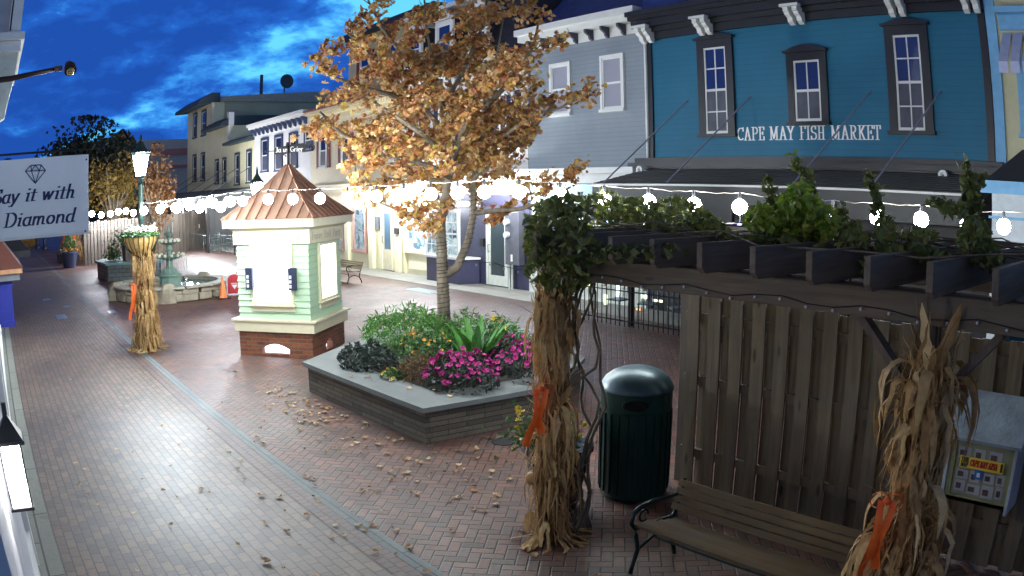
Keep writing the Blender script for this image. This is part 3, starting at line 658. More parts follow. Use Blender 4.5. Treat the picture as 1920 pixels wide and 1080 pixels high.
# ================================================================== CREAM / RED SHUTTER BUILDING (three floors, upper one set back)
yel = siding('beige_siding', srgb(196,186,150), .12, .3)
b = thing('cream_building', 'cream building with brown ledge and red shutters, tall upper floor set back', 'building', (-29.5, F, 0))
XL, XR = -33.3, -25.22
wall_box(b, XL, XR-.003, F, F+8, 2.8, 6.45, mat('cream_wall', srgb(224,214,180), .6, var=.06))
wall_box(b, XL+.2, XR-.01, F+1.8, F+9, 6.45, 10.0, yel, 'upper_wall')
c = MB()
for z0, z1, d in ((6.1,6.45,.06),(6.45,6.6,.3)): c.box(XL, XR-.003, F-d, F+.2, z0, z1-.002)
c.build('cornice', cream, b)
c = MB()
for i in range(40): c.box(XL+.1+i*.2, XL+.18+i*.2, F-.2, F-.06, 6.3, 6.44)
c.build('dentils', cream, b)
MB().extr([(XL-.05,F-.4,6.6),(XL-.05,F-.4,6.68),(XL-.05,F+1.8,7.3),(XL-.05,F+1.8,6.6)], (XR-XL,0,0)).build('ledge_roof', mat('brown_roof', srgb(130,78,62), .7, var=.2), b)
MB().box(XL, XR-.005, F+1.4, F+9, 10.0, 10.25).build('roof', dsl, b)
red = mat('red_shutter', srgb(112,44,44), .6)
for x0 in (-31.8, -29.2, -26.9):
    window(b, x0, x0+.75, 7.9, 9.2, F+1.8, white, white, pane_blue, 1, 2, .08); shutters(b, x0, x0+.75, 7.85, 9.25, red, .3, F+1.8)
for x0 in (-32.2, -30.0, -27.8, -26.4):
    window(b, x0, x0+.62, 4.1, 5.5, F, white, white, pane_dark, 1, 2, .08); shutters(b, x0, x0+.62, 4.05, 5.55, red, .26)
c = MB()
for z0, z1, d in ((2.95,3.15,.4),(3.15,3.3,.5)): c.box(XL, XR-.003, F-d, F, z0, z1-.002)
c.build('storefront_cornice', cream, b)
wall_box(b, XL, XR-.003, F+.02, F+.5, 0, 2.95, cf, 'shop_front')
rosy = mat('rosy_trim', srgb(176,138,128), .5)
for x0, x1 in ((-32.6,-31.6),(-30.7,-30.0),(-28.95,-28.0)): window(b, x0, x1, .65, 2.3, F-.02, rosy, rosy, g2, 1, 1, .09, name='display_window')
door(b, -26.55, -25.85, 2.25, F-.02, cf, glass('door_glass_b', (.10,.18,.26), .1), mat('door_cream', srgb(205,200,168), .5), .05, .75)
for x in (-27.4, -29.5, -25.4): MB().box(x-.16, x+.16, F-.14, F+.01, 0, 2.94).build('pilaster', cf, b)
MB().box(-25.45,-25.15,F-.2,F-.15,1.4,1.62).build('mailbox', black, b); MB().box(-27.1,-26.85,F-.08,F,1.55,2.0).build('notice_board', mat('slate_panel', srgb(90,100,110), .5), b)

# ================================================================== WHITE BRACKET BUILDING
navy = mat('navy_trim', srgb(44,58,92), .55)
b = thing('bracketed_building', 'white two storey building with dark bracket row and four navy framed windows', 'building', (-37, F, 0))
XL, XR = -40.95, -33.32
wall_box(b, XL, XR-.003, F, F+8, 2.8, 6.4, mat('white_wall', srgb(222,224,222), .6, var=.04))
c = MB()
for z0, z1, d in ((6.15,6.5,.06),(6.5,6.62,.4),(6.62,6.78,.5)): c.box(XL, XR-.003, F-d, F+8, z0, z1-.002)
c.build('cornice', white, b)
for i in range(12): bracket_mb(XL+.45+i*.62, F-.06, 6.5, .12, .3, .36).build('bracket', navy, b)
for px0, px1, pz0, pz1 in ((492.5,502.5,320,264),(518,529,318,258.5),(545.5,556.5,312.5,254),(574,585,280,246)):
    a, c_ = gy(px0, pz1, F), gy(px1, pz0, F)
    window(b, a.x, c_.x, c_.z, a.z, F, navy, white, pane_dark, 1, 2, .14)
MB().box(XL, XR-.005, F+.02, F+.5, 0, 2.8).build('shop_front', mat('dim_front', srgb(120,118,112), .6), b)
MB().box(XL, XR-.005, F-1.2, F, 2.8, 2.95).build('canopy', white, b)
for x0 in (-40.3,-38.2,-36.0): window(b, x0, x0+1.4, .7, 2.4, F, white, white, g2, 1, 1, .1, name='display_window')

# ================================================================== YELLOW BUILDINGS
ylw = siding('yellow_siding', srgb(230,226,186), .12, .22)
dkg = mat('greygreen_trim', srgb(52,66,74), .6)
b = thing('low_yellow_building', 'low pale yellow house with grey green eave between the white one and the stepped one', 'building', (-43.1, F, 0))
wall_box(b, -45.33, -40.97, F, F+8, 2.5, 6.0, ylw)
MB().extr([(-45.4,F-.5,5.98),(-45.4,F-.5,6.12),(-45.4,F,6.3),(-45.4,F+8,6.3),(-45.4,F+8,6.0),(-45.4,F-.05,5.98)], (4.42,0,0)).build('eave', dkg, b)
for px0, px1, pz0, pz1 in ((443,449,345,291),(465,471.5,341,285)):
    a, c_ = gy(px0, pz1, F), gy(px1, pz0, F); window(b, a.x, c_.x, c_.z, a.z, F, dkg, white, pane_dark, 1, 2, .13)
b = thing('middle_yellow_building', 'yellow house with dark hooded cornice stepping down beside the tallest one', 'building', (-47, F, 0))
wall_box(b, -49.4, -45.35, F, F+8, 2.5, 7.2, ylw)
MB().extr([(-49.9,F-.6,7.2),(-49.9,F-.6,7.34),(-49.9,F+.2,7.8),(-49.9,F+8,7.8),(-49.9,F+8,7.2)], (4.5,0,0)).build('cornice', dkg, b)
MB().box(-45.75, -45.36, F-.1, F+.25, 6.4, 8.0).build('parapet_end', white, b)
for px0, px1, pz0, pz1 in ((405.5,410,343,302),(419.5,424,343,299)):
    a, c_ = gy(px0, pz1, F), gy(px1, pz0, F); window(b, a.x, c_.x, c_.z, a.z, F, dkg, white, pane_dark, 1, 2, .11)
b = thing('tall_yellow_building', 'three storey yellow building with long olive side wall rising behind the lower roofs', 'building', (-52.5, F, 0))
wall_box(b, -55.6, -49.42, F, F+13, 0, 9.1, ylw)
MB().box(-49.415, -49.3, F+.9, F+13, 7.2, 9.05).build('side_wall', mat('olive_render', srgb(176,174,144), .8, var=.12, scale=.6), b)
MB().box(-49.41, -49.2, F-.02, F+.25, 7.2, 9.0).build('corner_board', cream, b)
MB().extr([(-56.1,F-.9,9.0),(-56.1,F-.9,9.2),(-56.1,F,9.75),(-56.1,F+.6,9.75),(-56.1,F+.6,9.1)], (6.6,0,0)).build('cornice', dkg, b)
MB().extr([(-55.6,F+.6,9.1),(-55.6,F+.6,9.45),(-55.6,F+13,10.1),(-55.6,F+13,9.1)], (6.4,0,0)).build('roof', mat('olive_roof', srgb(160,160,146), .8), b)
pp = gx(490, 165, -50.5); MB().tube([(pp.x,pp.y,9.4),(pp.x,pp.y,11.1)], .12, 8).build('vent_pipe', dkg, b)
for px0, px1, pz0, pz1 in ((363.5,368,339,293),(379,384,337,289.5),(364.5,368.5,257,216),(380.5,386,252,211)):
    a, c_ = gy(px0, pz1, F), gy(px1, pz0, F); window(b, a.x, c_.x, c_.z, a.z, F, dkg, white, pane_dark, 1, 2, .12)
p = gx(533, 168, -50.4); t = thing('satellite_dish', 'dark satellite dish on the olive side roof', 'satellite dish', (p.x, p.y, 9.9))
MB().tube([(p.x,p.y,9.7),(p.x,p.y,10.5)], .05, 6).build('mast', dkg, t)
dd = MB(); 
for k in range(16):
    for j in range(3):
        q = []
        for kk, jj in ((k,j),(k+1,j),(k+1,j+1),(k,j+1)):
            a = 2*PI*kk/16; r = .5*jj/3; q.append((p.x+.35-.3*(r/.5)**2*-1*.3, p.y+r*math.cos(a), 10.6+r*math.sin(a)))
        dd.face(q)
dd.build('dish', dkg, t)
# restaurant awnings with tie rods below the yellow houses
t = thing('dark_awning', 'long dark restaurant awning under the yellow houses, behind the string lights', 'awning', (-50, F-2, 0))
MB().extr([(-62,F-.01,3.45),(-62,F-2.6,3.0),(-62,F-2.6,2.5),(-62,F-2.55,2.5),(-62,F-2.55,2.96),(-62,F-.01,3.38)], (20.8,0,0)).build('canopy', mat('awning_grey', srgb(96,102,104), .8, var=.1), t)
for xx in (-54.5,-51.5,-48,-45,-42.5): MB().tube([(xx+1.2,F-.01,4.6),(xx,F-2.5,3.05)], .02, 5).build('tie_rod', dkg, t)
for xx in (-58,-53,-47.5,-42.2): MB().box(xx-.07, xx+.07, F-2.5, F-2.36, 0, 2.95).build('post', black, t)
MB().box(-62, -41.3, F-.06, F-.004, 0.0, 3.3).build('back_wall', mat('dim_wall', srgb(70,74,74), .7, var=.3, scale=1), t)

# ================================================================== END OF THE STREET
b = thing('distant_building', 'wide brown grey block with reddish bands closing the street', 'building', (-73, 16, 0))
MB().box(-84, -73, 13.4, 30, 0, 8.6).build('wall', mat('brown_render', srgb(190,178,164), .8, var=.1), b)
for z0, z1 in ((7.1,7.7),(5.9,6.2)): MB().box(-73, -72.9, 13.4, 30, z0, z1).build('band', mat('red_band', srgb(190,120,108), .8), b)
b = thing('gabled_house', 'small orange brown gabled house beside the distant brown block', 'building', (-70, 12, 0))
MB().extr([(-71,11.0,0),(-71,14.2,0),(-71,14.2,7.2),(-71,12.6,9.2),(-71,11.0,7.2)], (-6,0,0)).build('wall', mat('orange_wall', srgb(220,160,110), .7, var=.1), b)
MB().extr([(-70.8,10.7,6.9),(-70.8,12.6,9.35),(-70.8,14.5,6.9),(-70.8,14.5,7.1),(-70.8,12.6,9.6),(-70.8,10.7,7.1)], (-6.4,0,0)).build('roof', mat('roof_dark', srgb(60,50,54), .8), b)
MB().box(-70.99,-70.95,11.8,12.4,4.6,5.8).build('window', pane_dark, b)

# ================================================================== BLUE AND CREAM BUILDING AT RIGHT
b = thing('blue_trim_building', 'cream building with sky blue trim and striped metal awning at the far right', 'building', (-2.5, F, 0))
sky_b = mat('sky_trim', srgb(120,180,220), .55)
wall_box(b, -4.0, 3, F+.02, F+8, 2.5, 8.0, mat('cream_wall2', srgb(206,200,160), .6, var=.06))
MB().box(-4.2, -3.97, F-.04, F+.4, 2.6, 8.0).build('corner_board', sky_b, b)
MB().box(-3.9, 3, F-.3, F+.02, 6.6, 6.72).build('cornice', sky_b, b); MB().box(-3.9, 3, F-.06, F+.02, 6.3, 6.6).build('frieze', sky_b, b)
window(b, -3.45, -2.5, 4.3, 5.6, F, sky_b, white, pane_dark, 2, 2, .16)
aw = MB(); k = 16
for i in range(k):
    xa = -3.85+i*.13; aw.extr([(xa, F-.01, 6.25), (xa, F-.62, 5.58), (xa, F-.62, 5.36), (xa, F-.60, 5.36), (xa, F-.60, 5.55), (xa, F-.01, 6.20)], (.07 if i % 2 else .13, 0, 0))
aw.build('metal_awning', mat('awning_metal', srgb(190,196,224), .4, .2), b)
pr = mat('porch_white', srgb(200,210,214), .5)
MB().extr([(-3.6,11.9,3.3),(-3.6,F,4.0),(-3.6,F,3.3)], (6.6,0,0)).build('porch_roof', mat('shingle', (.03,.03,.035), .8, bump=.5, bscale=20), b)
MB().box(-3.62, 3, 11.75, 11.95, 3.12, 3.31).build('porch_fascia', sky_b, b); MB().box(-3.45, 3, 11.9, 12.0, 2.2, 3.12).build('porch_panel', pr, b)
MB().box(-3.5, 3, 11.86, 11.9, 2.74, 2.78).build('porch_rail', sky_b, b); MB().box(-3.45,-3.3,11.9,12.05,0,2.2).build('porch_post', pr, b)
MB().box(-3.3, 3, F-.03, F+.0, 0, 2.5).build('porch_back', dk, b)

# ================================================================== LEFT SIDE OF THE STREET
wwall = siding('near_white_wall', srgb(205,207,214), .3, .05, .03)
b = thing('corner_shop', 'white painted shop wall running along the left edge', 'building', (-10, -.2, 0))
MB().box(-19.5, -2.2, -.6, -.13, .0, 4.0).build('wall', wwall, b)
for x in (-6.6, -8.4): MB().box(x-.5, x+.1, -.13, -.075, .0, 2.2).build('pilaster', white, b)
MB().box(-19.5, -2.2, -.13, -.09, .0, .35).build('skirting', white, b)
# carved bracket and corner of the oriel up high
b2 = thing('shop_oriel', 'white moulded oriel corner with carved bracket above the hanging sign', 'oriel', (-9.4, 0, 4))
MB().box(-12, -9.3, -.6, .04, 4.9, 9).build('wall', white, b2)
MB().box(-11.6, -9.05, .04, .20, 5.02, 9).build('casing', white, b2); MB().box(-11.7, -8.98, -.2, .26, 4.93, 5.02).build('sill', white, b2); MB().box(-11.6, -9.03, -.2, .22, 4.80, 4.925).build('apron', white, b2)
MB().extr([(-9.3,-.3,4.8),(-9.3,.20,4.8),(-9.3,.17,4.5),(-9.3,.12,4.3),(-9.3,.07,4.05),(-9.3,0.0,4.02),(-9.3,-.3,4.02)], (.22,0,0)).build('bracket', mat('carved', srgb(200,205,190), .6, bump=1.0, bscale=9), b2)
MB().box(-9.07,-9.05,.05,.07,5.05,9).build('pane_gap', black, b2)
# hanging sign
SX = -7.6
ra, rb = gx(168, 294, SX), gx(165, 438, SX); la = gx(0, 296, SX); lb_ = gx(0, 445, SX)
yR = (ra.y+rb.y)/2; zT, zB = (ra.z+la.z)/2, (rb.z+lb_.z)/2
t = thing('hanging_sign', 'white double sided sign with blue italic words and a diamond, hung over the path', 'sign', (SX, .4, zB))
MB().box(SX-.05, SX, -.12, yR, zB, zT).build('board', mat('sign_white', srgb(232,236,238), .45, var=.03), t, bevel=.004)
MB().box(SX-.055, SX+.012, -.12, yR+.006, zB-.02, zB).build('bottom_rail', white, t)
ink = mat('navy_ink', srgb(18,32,82), .5)
def sy(px, py): q = gx(px, py, SX+.004); return q
p = sy(-14, 380); q = sy(138, 372); W_ = textwidth('Say it with', 1, .36, .03); hgt = .235*1.0
cap = sy(60,352).z - sy(60,378).z
def line(text, px0, px1, py0, py1, caph):
    a = sy(px0, py0); c_ = sy(px1, py1); tw_ = textwidth(text, 1, .36, .03); size = caph
    return letters(text, (SX, a.y, (a.z+c_.z)/2), (0,1,0), (0,0,1), size, (.19,.06), sx=(c_.y-a.y-.08*size)/size/tw_, slant=.26, out=(1,0,0), track=.03, space=.36, thick=.003)
ch_ = sy(20,352).z - sy(20,379).z
l1 = line('Say it with', -14, 141, 381, 374, ch_*1.0); l2 = line('a Diamond', -22, 143, 425, 421, ch_*1.0)
l1.build('lettering', ink, t); l2.build('lettering', ink, t)
D_ = {}
for k, (px, py) in dict(a=(47.5,321),b=(58,310),c=(77,309),d=(85.5,319.5),e=(66,344),f=(59,320.5),g=(74,320),h=(66,309.5),i=(62,311),).items(): D_[k] = sy(px, py)
g = MB(); seg = 'ab bc cd da ae de fe ge bf cg fh gh'.split()
for i, s in enumerate(seg):
    u, v = D_[s[0]], D_[s[1]]; g.bar((SX+.004+.0003*i, u.y, u.z), (SX+.004+.0003*i, v.y, v.z), .003, .008, up=(1,0,0)) if False else g.bar((SX+.003+.0003*i, u.y, u.z), (SX+.003+.0003*i, v.y, v.z), .009, .002, up=(1,0,0))
g.build('emblem', ink, t)
for px, py in ((162,299),(160,433)): q = sy(px, py); MB().tube([(SX, q.y, q.z), (SX+.008, q.y, q.z)], .009, 8).build('bolt', black, t)
MB().tube([(SX-.02, -.15, zT+.05), (SX-.02, yR, zT+.05)], .012, 6).build('support_bar', black, t)
# spotlight arm
a, c_ = gx(0, 150, -7.3), gx(131, 128, -7.3)
t = thing('sign_spotlight', 'dark spotlight on a long arm above the hanging sign', 'spotlight', (a.x, -.1, a.z))
MB().tube([(a.x, -.3, a.z-.01), (a.x, .1, a.z+.005), (c_.x, c_.y-.14, c_.z+.0)], [.030,.028,.020], 10).build('arm', mat('bronze', srgb(58,40,40), .5, .5), t, True)
MB().tube([(c_.x, c_.y-.16, c_.z), (c_.x, c_.y-.08, c_.z+.003)], .027, 10).build('collar', mat('bronze2', srgb(120,100,92), .5, .5), t, True)
hd = MB(); hd.tube([(c_.x-.04, c_.y-.02, c_.z+.05), (c_.x, c_.y+.0, c_.z+.01), (c_.x+.03, c_.y+.005, c_.z-.03)], [.035,.062,.066], 14); hd.build('head', mat('bronze', srgb(58,40,40), .5, .5), t, 'auto')
MB().sphere((c_.x+.025, c_.y+.005, c_.z-.028), .045, 12, 8).build('lens', mat('lens_warm', srgb(170,150,96), .2), t, True)
# wall lantern (lit)
q = gx(25, 868, -3.4); LX, LY, LZ = q.x, q.y, q.z
t = thing('wall_lantern', 'black framed lit lantern on the white wall at lower left', 'lantern', (LX, -.13, LZ-.2))
gl = MB().box(LX-.05, LX+.05, LY-.045, LY+.045, LZ-.11, LZ+.10).build('glass', emit('lantern_glow', (.98,.96,.90), LANTERN*.12), t)
fr = MB()
for sx in (-1,1):
    for s_ in (-1,1): fr.box(LX+sx*.058-.003, LX+sx*.058+.003, LY+s_*.053-.003, LY+s_*.053+.003, LZ-.19, LZ+.10)
fr.box(LX-.066, LX+.066, LY-.061, LY+.061, LZ-.205, LZ-.19); fr.box(LX-.02, LX+.02, LY-.25, LY-.06, LZ+.17, LZ+.20)
fr.build('frame', black, t)
MB().box(LX-.052, LX+.052, LY-.047, LY+.047, LZ-.189, LZ-.113).build('lower_glass', emit('lantern_lower', (1,.95,.9), 9), t)
MB().prism([(LX-.085,LY-.075),(LX+.085,LY-.075),(LX+.085,LY+.075),(LX-.085,LY+.075)], LZ+.10, LZ+.115).add([(LX-.08,LY-.07,LZ+.116),(LX+.08,LY-.07,LZ+.116),(LX+.08,LY+.07,LZ+.116),(LX-.08,LY+.07,LZ+.116),(LX,LY,LZ+.23)], [(0,1,4),(1,2,4),(2,3,4),(3,0,4)]).build('cap', black, t)
MB().tube([(LX,LY,LZ+.2),(LX,LY,LZ+.27)], .012, 6).build('finial', black, t)
MB().box(LX-.07, LX+.07, -.20, -.128, LZ-.02, LZ+.26).build('backplate', black, t)
# brown hipped stall roof with blue pilasters
t = thing('shop_canopy', 'brown pitched canopy on blue pilasters projecting from the left shops', 'canopy', (-21.8, 0, 0))
bx = -21.5
mbr = mat('canopy_brown', srgb(104,62,52), .6, var=.12)
MB().add([(bx+.4,-.5,1.52),(bx+.4,.70,1.52),(bx-3.4,.70,1.52),(bx-3.4,-.5,1.52),(bx-.5,-.5,2.42),(bx-.5,-.05,2.42),(bx-2.6,-.05,2.42),(bx-2.6,-.5,2.42)],
         [(0,1,5,4),(1,2,6,5),(2,3,7,6),(4,5,6,7),(3,2,1,0)]).build('roof', mbr, t)
MB().box(bx-3.4, bx+.4, -.5, .68, 1.40, 1.515).build('fascia', mat('canopy_lip', srgb(190,140,100), .6), t)
MB().box(bx-3.3, bx+.3, -.5, .60, 1.22, 1.395).build('band', mat('lip_grey', srgb(120,122,128), .6), t)
bl_ = mat('royal_blue', srgb(40,50,150), .5)
MB().box(bx-.35, bx+.05, -.3, .34, 0, 1.215).build('pilaster', bl_, t); MB().box(bx-.38, bx+.08, -.3, .38, 1.05, 1.12).build('capital', bl_, t); MB().box(bx-.38, bx+.08, -.3, .38, .0, .16).build('plinth', bl_, t)
MB().box(bx-3.3, bx-2.9, -.3, .34, 0, 1.215).build('pilaster', bl_, t)
t = thing('dark_canopy', 'black pitched canopy just beyond the brown one', 'canopy', (-26, 0, 0))
MB().add([(-25.5,-.5,1.55),(-25.5,1.15,1.55),(-29,1.15,1.55),(-29,-.5,1.55),(-25.5,1.15,1.75),(-29,1.15,1.75),(-26.4,.15,2.75),(-29,.15,2.75),(-26.4,-.5,2.75),(-29,-.5,2.75),(-25.5,-.5,1.75)],
         [(0,1,4,10),(1,2,5,4),(4,5,7,6),(4,6,8,10),(6,7,9,8),(3,2,1,0)]).build('roof', mat('canopy_black', (.015,.015,.02), .6), t)
b = thing('left_row', 'tall brick red building at the far end of the left side', 'building', (-45, -1, 0))
MB().box(-60, -30, -6, -.35, 0, 7.0).build('wall', mat('redbrick', srgb(120,70,64), .8), b)
# ================================================================== KIOSK
def xf(mb, M): mb.v = [tuple(M @ Vector(v)) for v in mb.v]; return mb
KC = Vector((-14.37, 5.93, 0)); KR = math.radians(41.4)
K = thing('information_kiosk', 'pale green clapboard kiosk with copper pyramid roof and glowing white windows', 'kiosk', KC, KR)
KM = Matrix.Translation(KC) @ Matrix.Rotation(KR, 4, 'Z')
def kb(mb, name, m, parent=K, **k): return xf(mb, KM).build(name, m, parent, **k)
h = .785
kbrick = bricks('kiosk_brick', srgb(150,88,58), srgb(112,62,44), srgb(120,104,84), .2, .07, .008, 'XZ', rough=.8)
# brick base with arched openings, as four walls
def arch_wall(mb, half, z1, cx0, hw, hh, rise, rot):
    Rm = Matrix.Rotation(rot, 4, 'Z'); pts = []
    A = [(-half,0),(cx0-hw,0),(cx0-hw,hh)] + [(cx0-hw+2*hw*i/8, hh+rise*math.sin(PI*i/8)) for i in range(1, 8)] + [(cx0+hw,hh),(cx0+hw,0),(half,0),(half,z1),(-half,z1)]
    # split in quads around the arch
    n = 8; fs = MB(); y0 = -half
    def q(a): fs.face([(x, y0, z) for x, z in a])
    q([(-half,0),(cx0-hw,0),(cx0-hw,z1),(-half,z1)]); q([(cx0+hw,0),(half,0),(half,z1),(cx0+hw,z1)])
    q([(cx0-hw,0),(cx0+hw,0),(cx0+hw,.05),(cx0-hw,.05)])
    for i in range(n):
        xa, xb = cx0-hw+2*hw*i/n, cx0-hw+2*hw*(i+1)/n; za, zb = hh+rise*math.sin(PI*i/n), hh+rise*math.sin(PI*(i+1)/n)
        q([(xa,za),(xb,zb),(xb,z1),(xa,z1)])
        fs.face([(xa,y0,za),(xa,y0+.12,za),(xb,y0+.12,zb),(xb,y0,zb)])
    for xx in (cx0-hw, cx0+hw): fs.face([(xx,y0,.05),(xx,y0+.12,.05),(xx,y0+.12,hh),(xx,y0,hh)])
    fs.face([(cx0-hw,y0,.05),(cx0+hw,y0,.05),(cx0+hw,y0+.12,.05),(cx0-hw,y0+.12,.05)])
    return xf(fs, Rm)
base_ = MB()
for i, r in enumerate((0, PI/2, PI, -PI/2)):
    a = arch_wall(None, h, .48, .0, .30 if i != 1 else .16, .15, .09, r); base_.add(a.v, a.f)
kb(base_, 'brick_base', kbrick)
for i, r in enumerate((0, PI/2)):
    wv = .30 if i == 0 else .16
    kb(xf(MB().box(-wv, wv, -h+.13, -h+.14, .05, .26), Matrix.Rotation(r, 4, 'Z')), 'vent_light', emit('vent_glow', (.85,.85,1), 2.5))
kcr = mat('kiosk_cream', srgb(222,216,184), .5, var=.04)
kb(MB().box(-h-.07, h+.07, -h-.05, h+.05, .47, .66), 'base_trim', kcr)
kb(MB().box(-h-.12, h+.12, -h-.08, h+.08, .662, .70), 'drip_moulding', kcr)
ksid = siding('kiosk_green', srgb(182,212,178), 1.40/12, .2, .03, .70, .55)
hs = .755; sid = MB(); n = 12
for r in (0, PI/2, PI, -PI/2):
    for i in range(n):
        z0 = .70+1.40*i/n; z1 = .70+1.40*(i+1)/n
        v = [(-hs-.018,-hs-.020,z0),(hs+.018,-hs-.020,z0),(hs,-hs-.001,z1),(-hs,-hs-.001,z1),(-hs,-hs+.01,z0),(hs,-hs+.01,z0)]
        q = MB().add(v, [(0,1,2,3),(4,5,1,0)]); xf(q, Matrix.Rotation(r, 4, 'Z')); sid.add(q.v, q.f)
kb(sid, 'siding', ksid)
kb(MB().box(-hs+.03, hs-.03, -hs+.03, hs-.03, .70, 2.1), 'core', kcr)
kb(MB().box(-h-.03, h+.03, -h-.03, h+.03, 2.09, 2.34), 'frieze', kcr)
kb(MB().add([(-h-.03,-h-.03,2.34),(h+.03,-h-.03,2.34),(h+.03,h+.03,2.34),(-h-.03,h+.03,2.34),(-h-.1,-h-.1,2.40),(h+.1,-h-.1,2.40),(h+.1,h+.1,2.40),(-h-.1,h+.1,2.40)], [(0,1,5,4),(1,2,6,5),(2,3,7,6),(3,0,4,7)]), 'cove', kcr)
E_ = .965
kb(MB().box(-E_, E_, -E_, E_, 2.40, 2.545), 'eave', kcr)
# copper roof, slightly bell-cast, with standing seams
cop = mat('copper_roof', srgb(146,116,98), .55, .05, var=.14, scale=2.2)
prof = [(.985, 2.55), (.62, 2.86), (.30, 3.20), (.03, 3.54)]
rf = MB()
for r in (0, PI/2, PI, -PI/2):
    R_ = Matrix.Rotation(r, 4, 'Z')
    for (a, za), (c, zc) in zip(prof[:-1], prof[1:]):
        q = MB().face([(-a,-a,za),(a,-a,za),(c,-c,zc),(-c,-c,zc)]); xf(q, R_); rf.add(q.v, q.f)
rf.face([(-.985,-.985,2.548),(.985,-.985,2.548),(.985,.985,2.548),(-.985,.985,2.548)])
kb(rf, 'roof', cop)
sm = MB()
for r in (0, PI/2, PI, -PI/2):
    R_ = Matrix.Rotation(r, 4, 'Z')
    for i in range(-4, 5):
        x = i*.215; P = []
        for (a, za), (c, zc) in zip(prof[:-1], prof[1:]):
            if abs(x) >= a-.01: break
            if not P: P.append((x, -a, za))
            if abs(x) <= c: P.append((x, -c, zc))
            else:
                t_ = (a-abs(x))/(a-c); P.append((x, -(a+(c-a)*t_), za+(zc-za)*t_)); break
        for u, v in zip(P[:-1], P[1:]):
            q = MB().bar((u[0],u[1],u[2]+.012), (v[0],v[1],v[2]+.012), .014, .036); xf(q, R_); sm.add(q.v, q.f)
    for (a, za), (c, zc) in zip(prof[:-1], prof[1:]):
        q = MB().bar((a,-a,za+.012), (c,-c,zc+.012), .03, .036); xf(q, R_); sm.add(q.v, q.f)
kb(sm, 'roof_seam', mat('copper_seam', srgb(140,100,80), .5, .1))
# windows
glow = emit('kiosk_glow', (.93,.96,1), WINDOWGLOW)
def kwin(x0, x1, z0, z1, rot, tw=.05):
    R_ = Matrix.Rotation(rot, 4, 'Z')
    c = MB()
    y = -hs
    c.box(x0-tw, x0, y-.06, y-.0, z0-tw, z1+tw); c.box(x1, x1+tw, y-.06, y-.0, z0-tw, z1+tw); c.box(x0, x1, y-.06, y, z1, z1+tw); c.box(x0, x1, y-.06, y, z0-tw, z0)
    c.box(x0-tw-.04, x1+tw+.04, y-.10, y, z0-tw-.03, z0-tw-.001); c.box(x0-tw, x1+tw, y-.045, y, z0-tw-.13, z0-tw-.032)
    w_ = kb(xf(c, R_), 'window', kcr)
    kb(xf(MB().box(x0+.002, x1-.002, y-.03, y-.022, z0+.002, z1-.002), R_), 'pane', glow, w_)
    return w_
wf = kwin(-.40, .40, 1.03, 2.04, 0)
ws = kwin(-.30, .42, 1.04, 2.02, PI/2)
# poster inside the window
pm = MB()
for x0, x1, z0, z1 in ((-.14,.20,1.50,1.53),(-.10,.24,1.465,1.477),(-.12,.20,1.20,1.208),(.04,.09,1.36,1.40),(-.16,-.155,1.2,1.62),(.24,.245,1.2,1.62),(-.16,.245,1.62,1.625)): pm.box(x0, x1, -hs-.036, -hs-.031, z0, z1)
kb(pm, 'poster_text', emit('poster_teal', (.35,.62,.7), .6), wf)
for xx in (-.44, .47):
    o_ = kb(MB().box(xx-.075, xx+.075, -hs-.15, -hs-.07, 1.26, 1.66), 'brochure_rack', mat('rack_dark', srgb(36,44,70), .4))
    q = MB()
    for i in range(3): q.box(xx-.05, xx+.0, -hs-.158, -hs-.151, 1.30+i*.085, 1.36+i*.085)
    kb(q, 'leaflet', mat('leaflet', (.7,.68,.7), .5), o_)
fm = mat('frieze_grey', srgb(150,148,128), .6)
kb(letters('Wel and em  Once Now', (-.70, -h-.031, 2.155), (1,0,0), (0,0,1), .14, (.10,.04), sx=1.36/(.14*textwidth('Wel and em  Once Now')), out=(0,-1,0), thick=.002), 'lettering', fm)
kb(letters('Inper Bell Pott', (h+.031, -.70, 2.155), (0,1,0), (0,0,1), .14, (.10,.04), sx=1.36/(.14*textwidth('Inper Bell Pott'.replace('P','P'))), out=(1,0,0), thick=.002), 'lettering', fm)
# wrought iron direction sign on the ridge
t = thing('weather_vane', 'black wrought iron arrow sign with white letters on the kiosk peak', 'weather vane', (KC.x, KC.y, 3.56), 0)
vd = Vector((.447, .894, 0)); vz = Vector((0,0,1)); vn = Vector((.894,-.447,0)); c0 = Vector((KC.x, KC.y, 0))
def vp(a, z, o_=0): return c0 + vd*a + vz*z + vn*o_
g = MB(); g.tube([vp(0,3.53), vp(0,3.95)], .022, 8)
pl = [(-.28,3.80),(-.25,3.76),(-.04,3.76),(0,3.79),(.04,3.78),(.32,3.80),(.36,3.84),(.36,3.92),(.32,3.96),(.04,3.94),(.03,3.99),(-.03,3.99),(-.05,3.92),(-.24,3.90),(-.28,3.86)]
MBp = MB().extr([vp(a, z, .008) for a, z in pl], vn*-.016)
MBp.build('plate', black, t)
g.tube([vp(-.28,3.83), vp(-.42,3.83)], .009, 6); g.tube([vp(-.40,3.89), vp(-.46,3.83), vp(-.40,3.77)], .009, 6); g.tube([vp(.36,3.88), vp(.50,3.88)], .009, 6)
g.tube([vp(.47+.05*math.cos(a/10), 3.87+.05*math.sin(a/10)) for a in range(-20, 45, 5)], .01, 6); g.tube([vp(-.09+.05*math.cos(a/10), 3.70+.05*math.sin(a/10)) for a in range(0, 50, 5)], .01, 6)
g.build('frame', black, t, True)
letters('Ja us Grier', vp(-.24,3.80,.008), vd, vz, .10, (.16,.06), sx=.54/(.10*textwidth('Ja us Grier')), out=vn, thick=.002).build('lettering', mat('letter_white', (.9,.9,.86), .5), t)

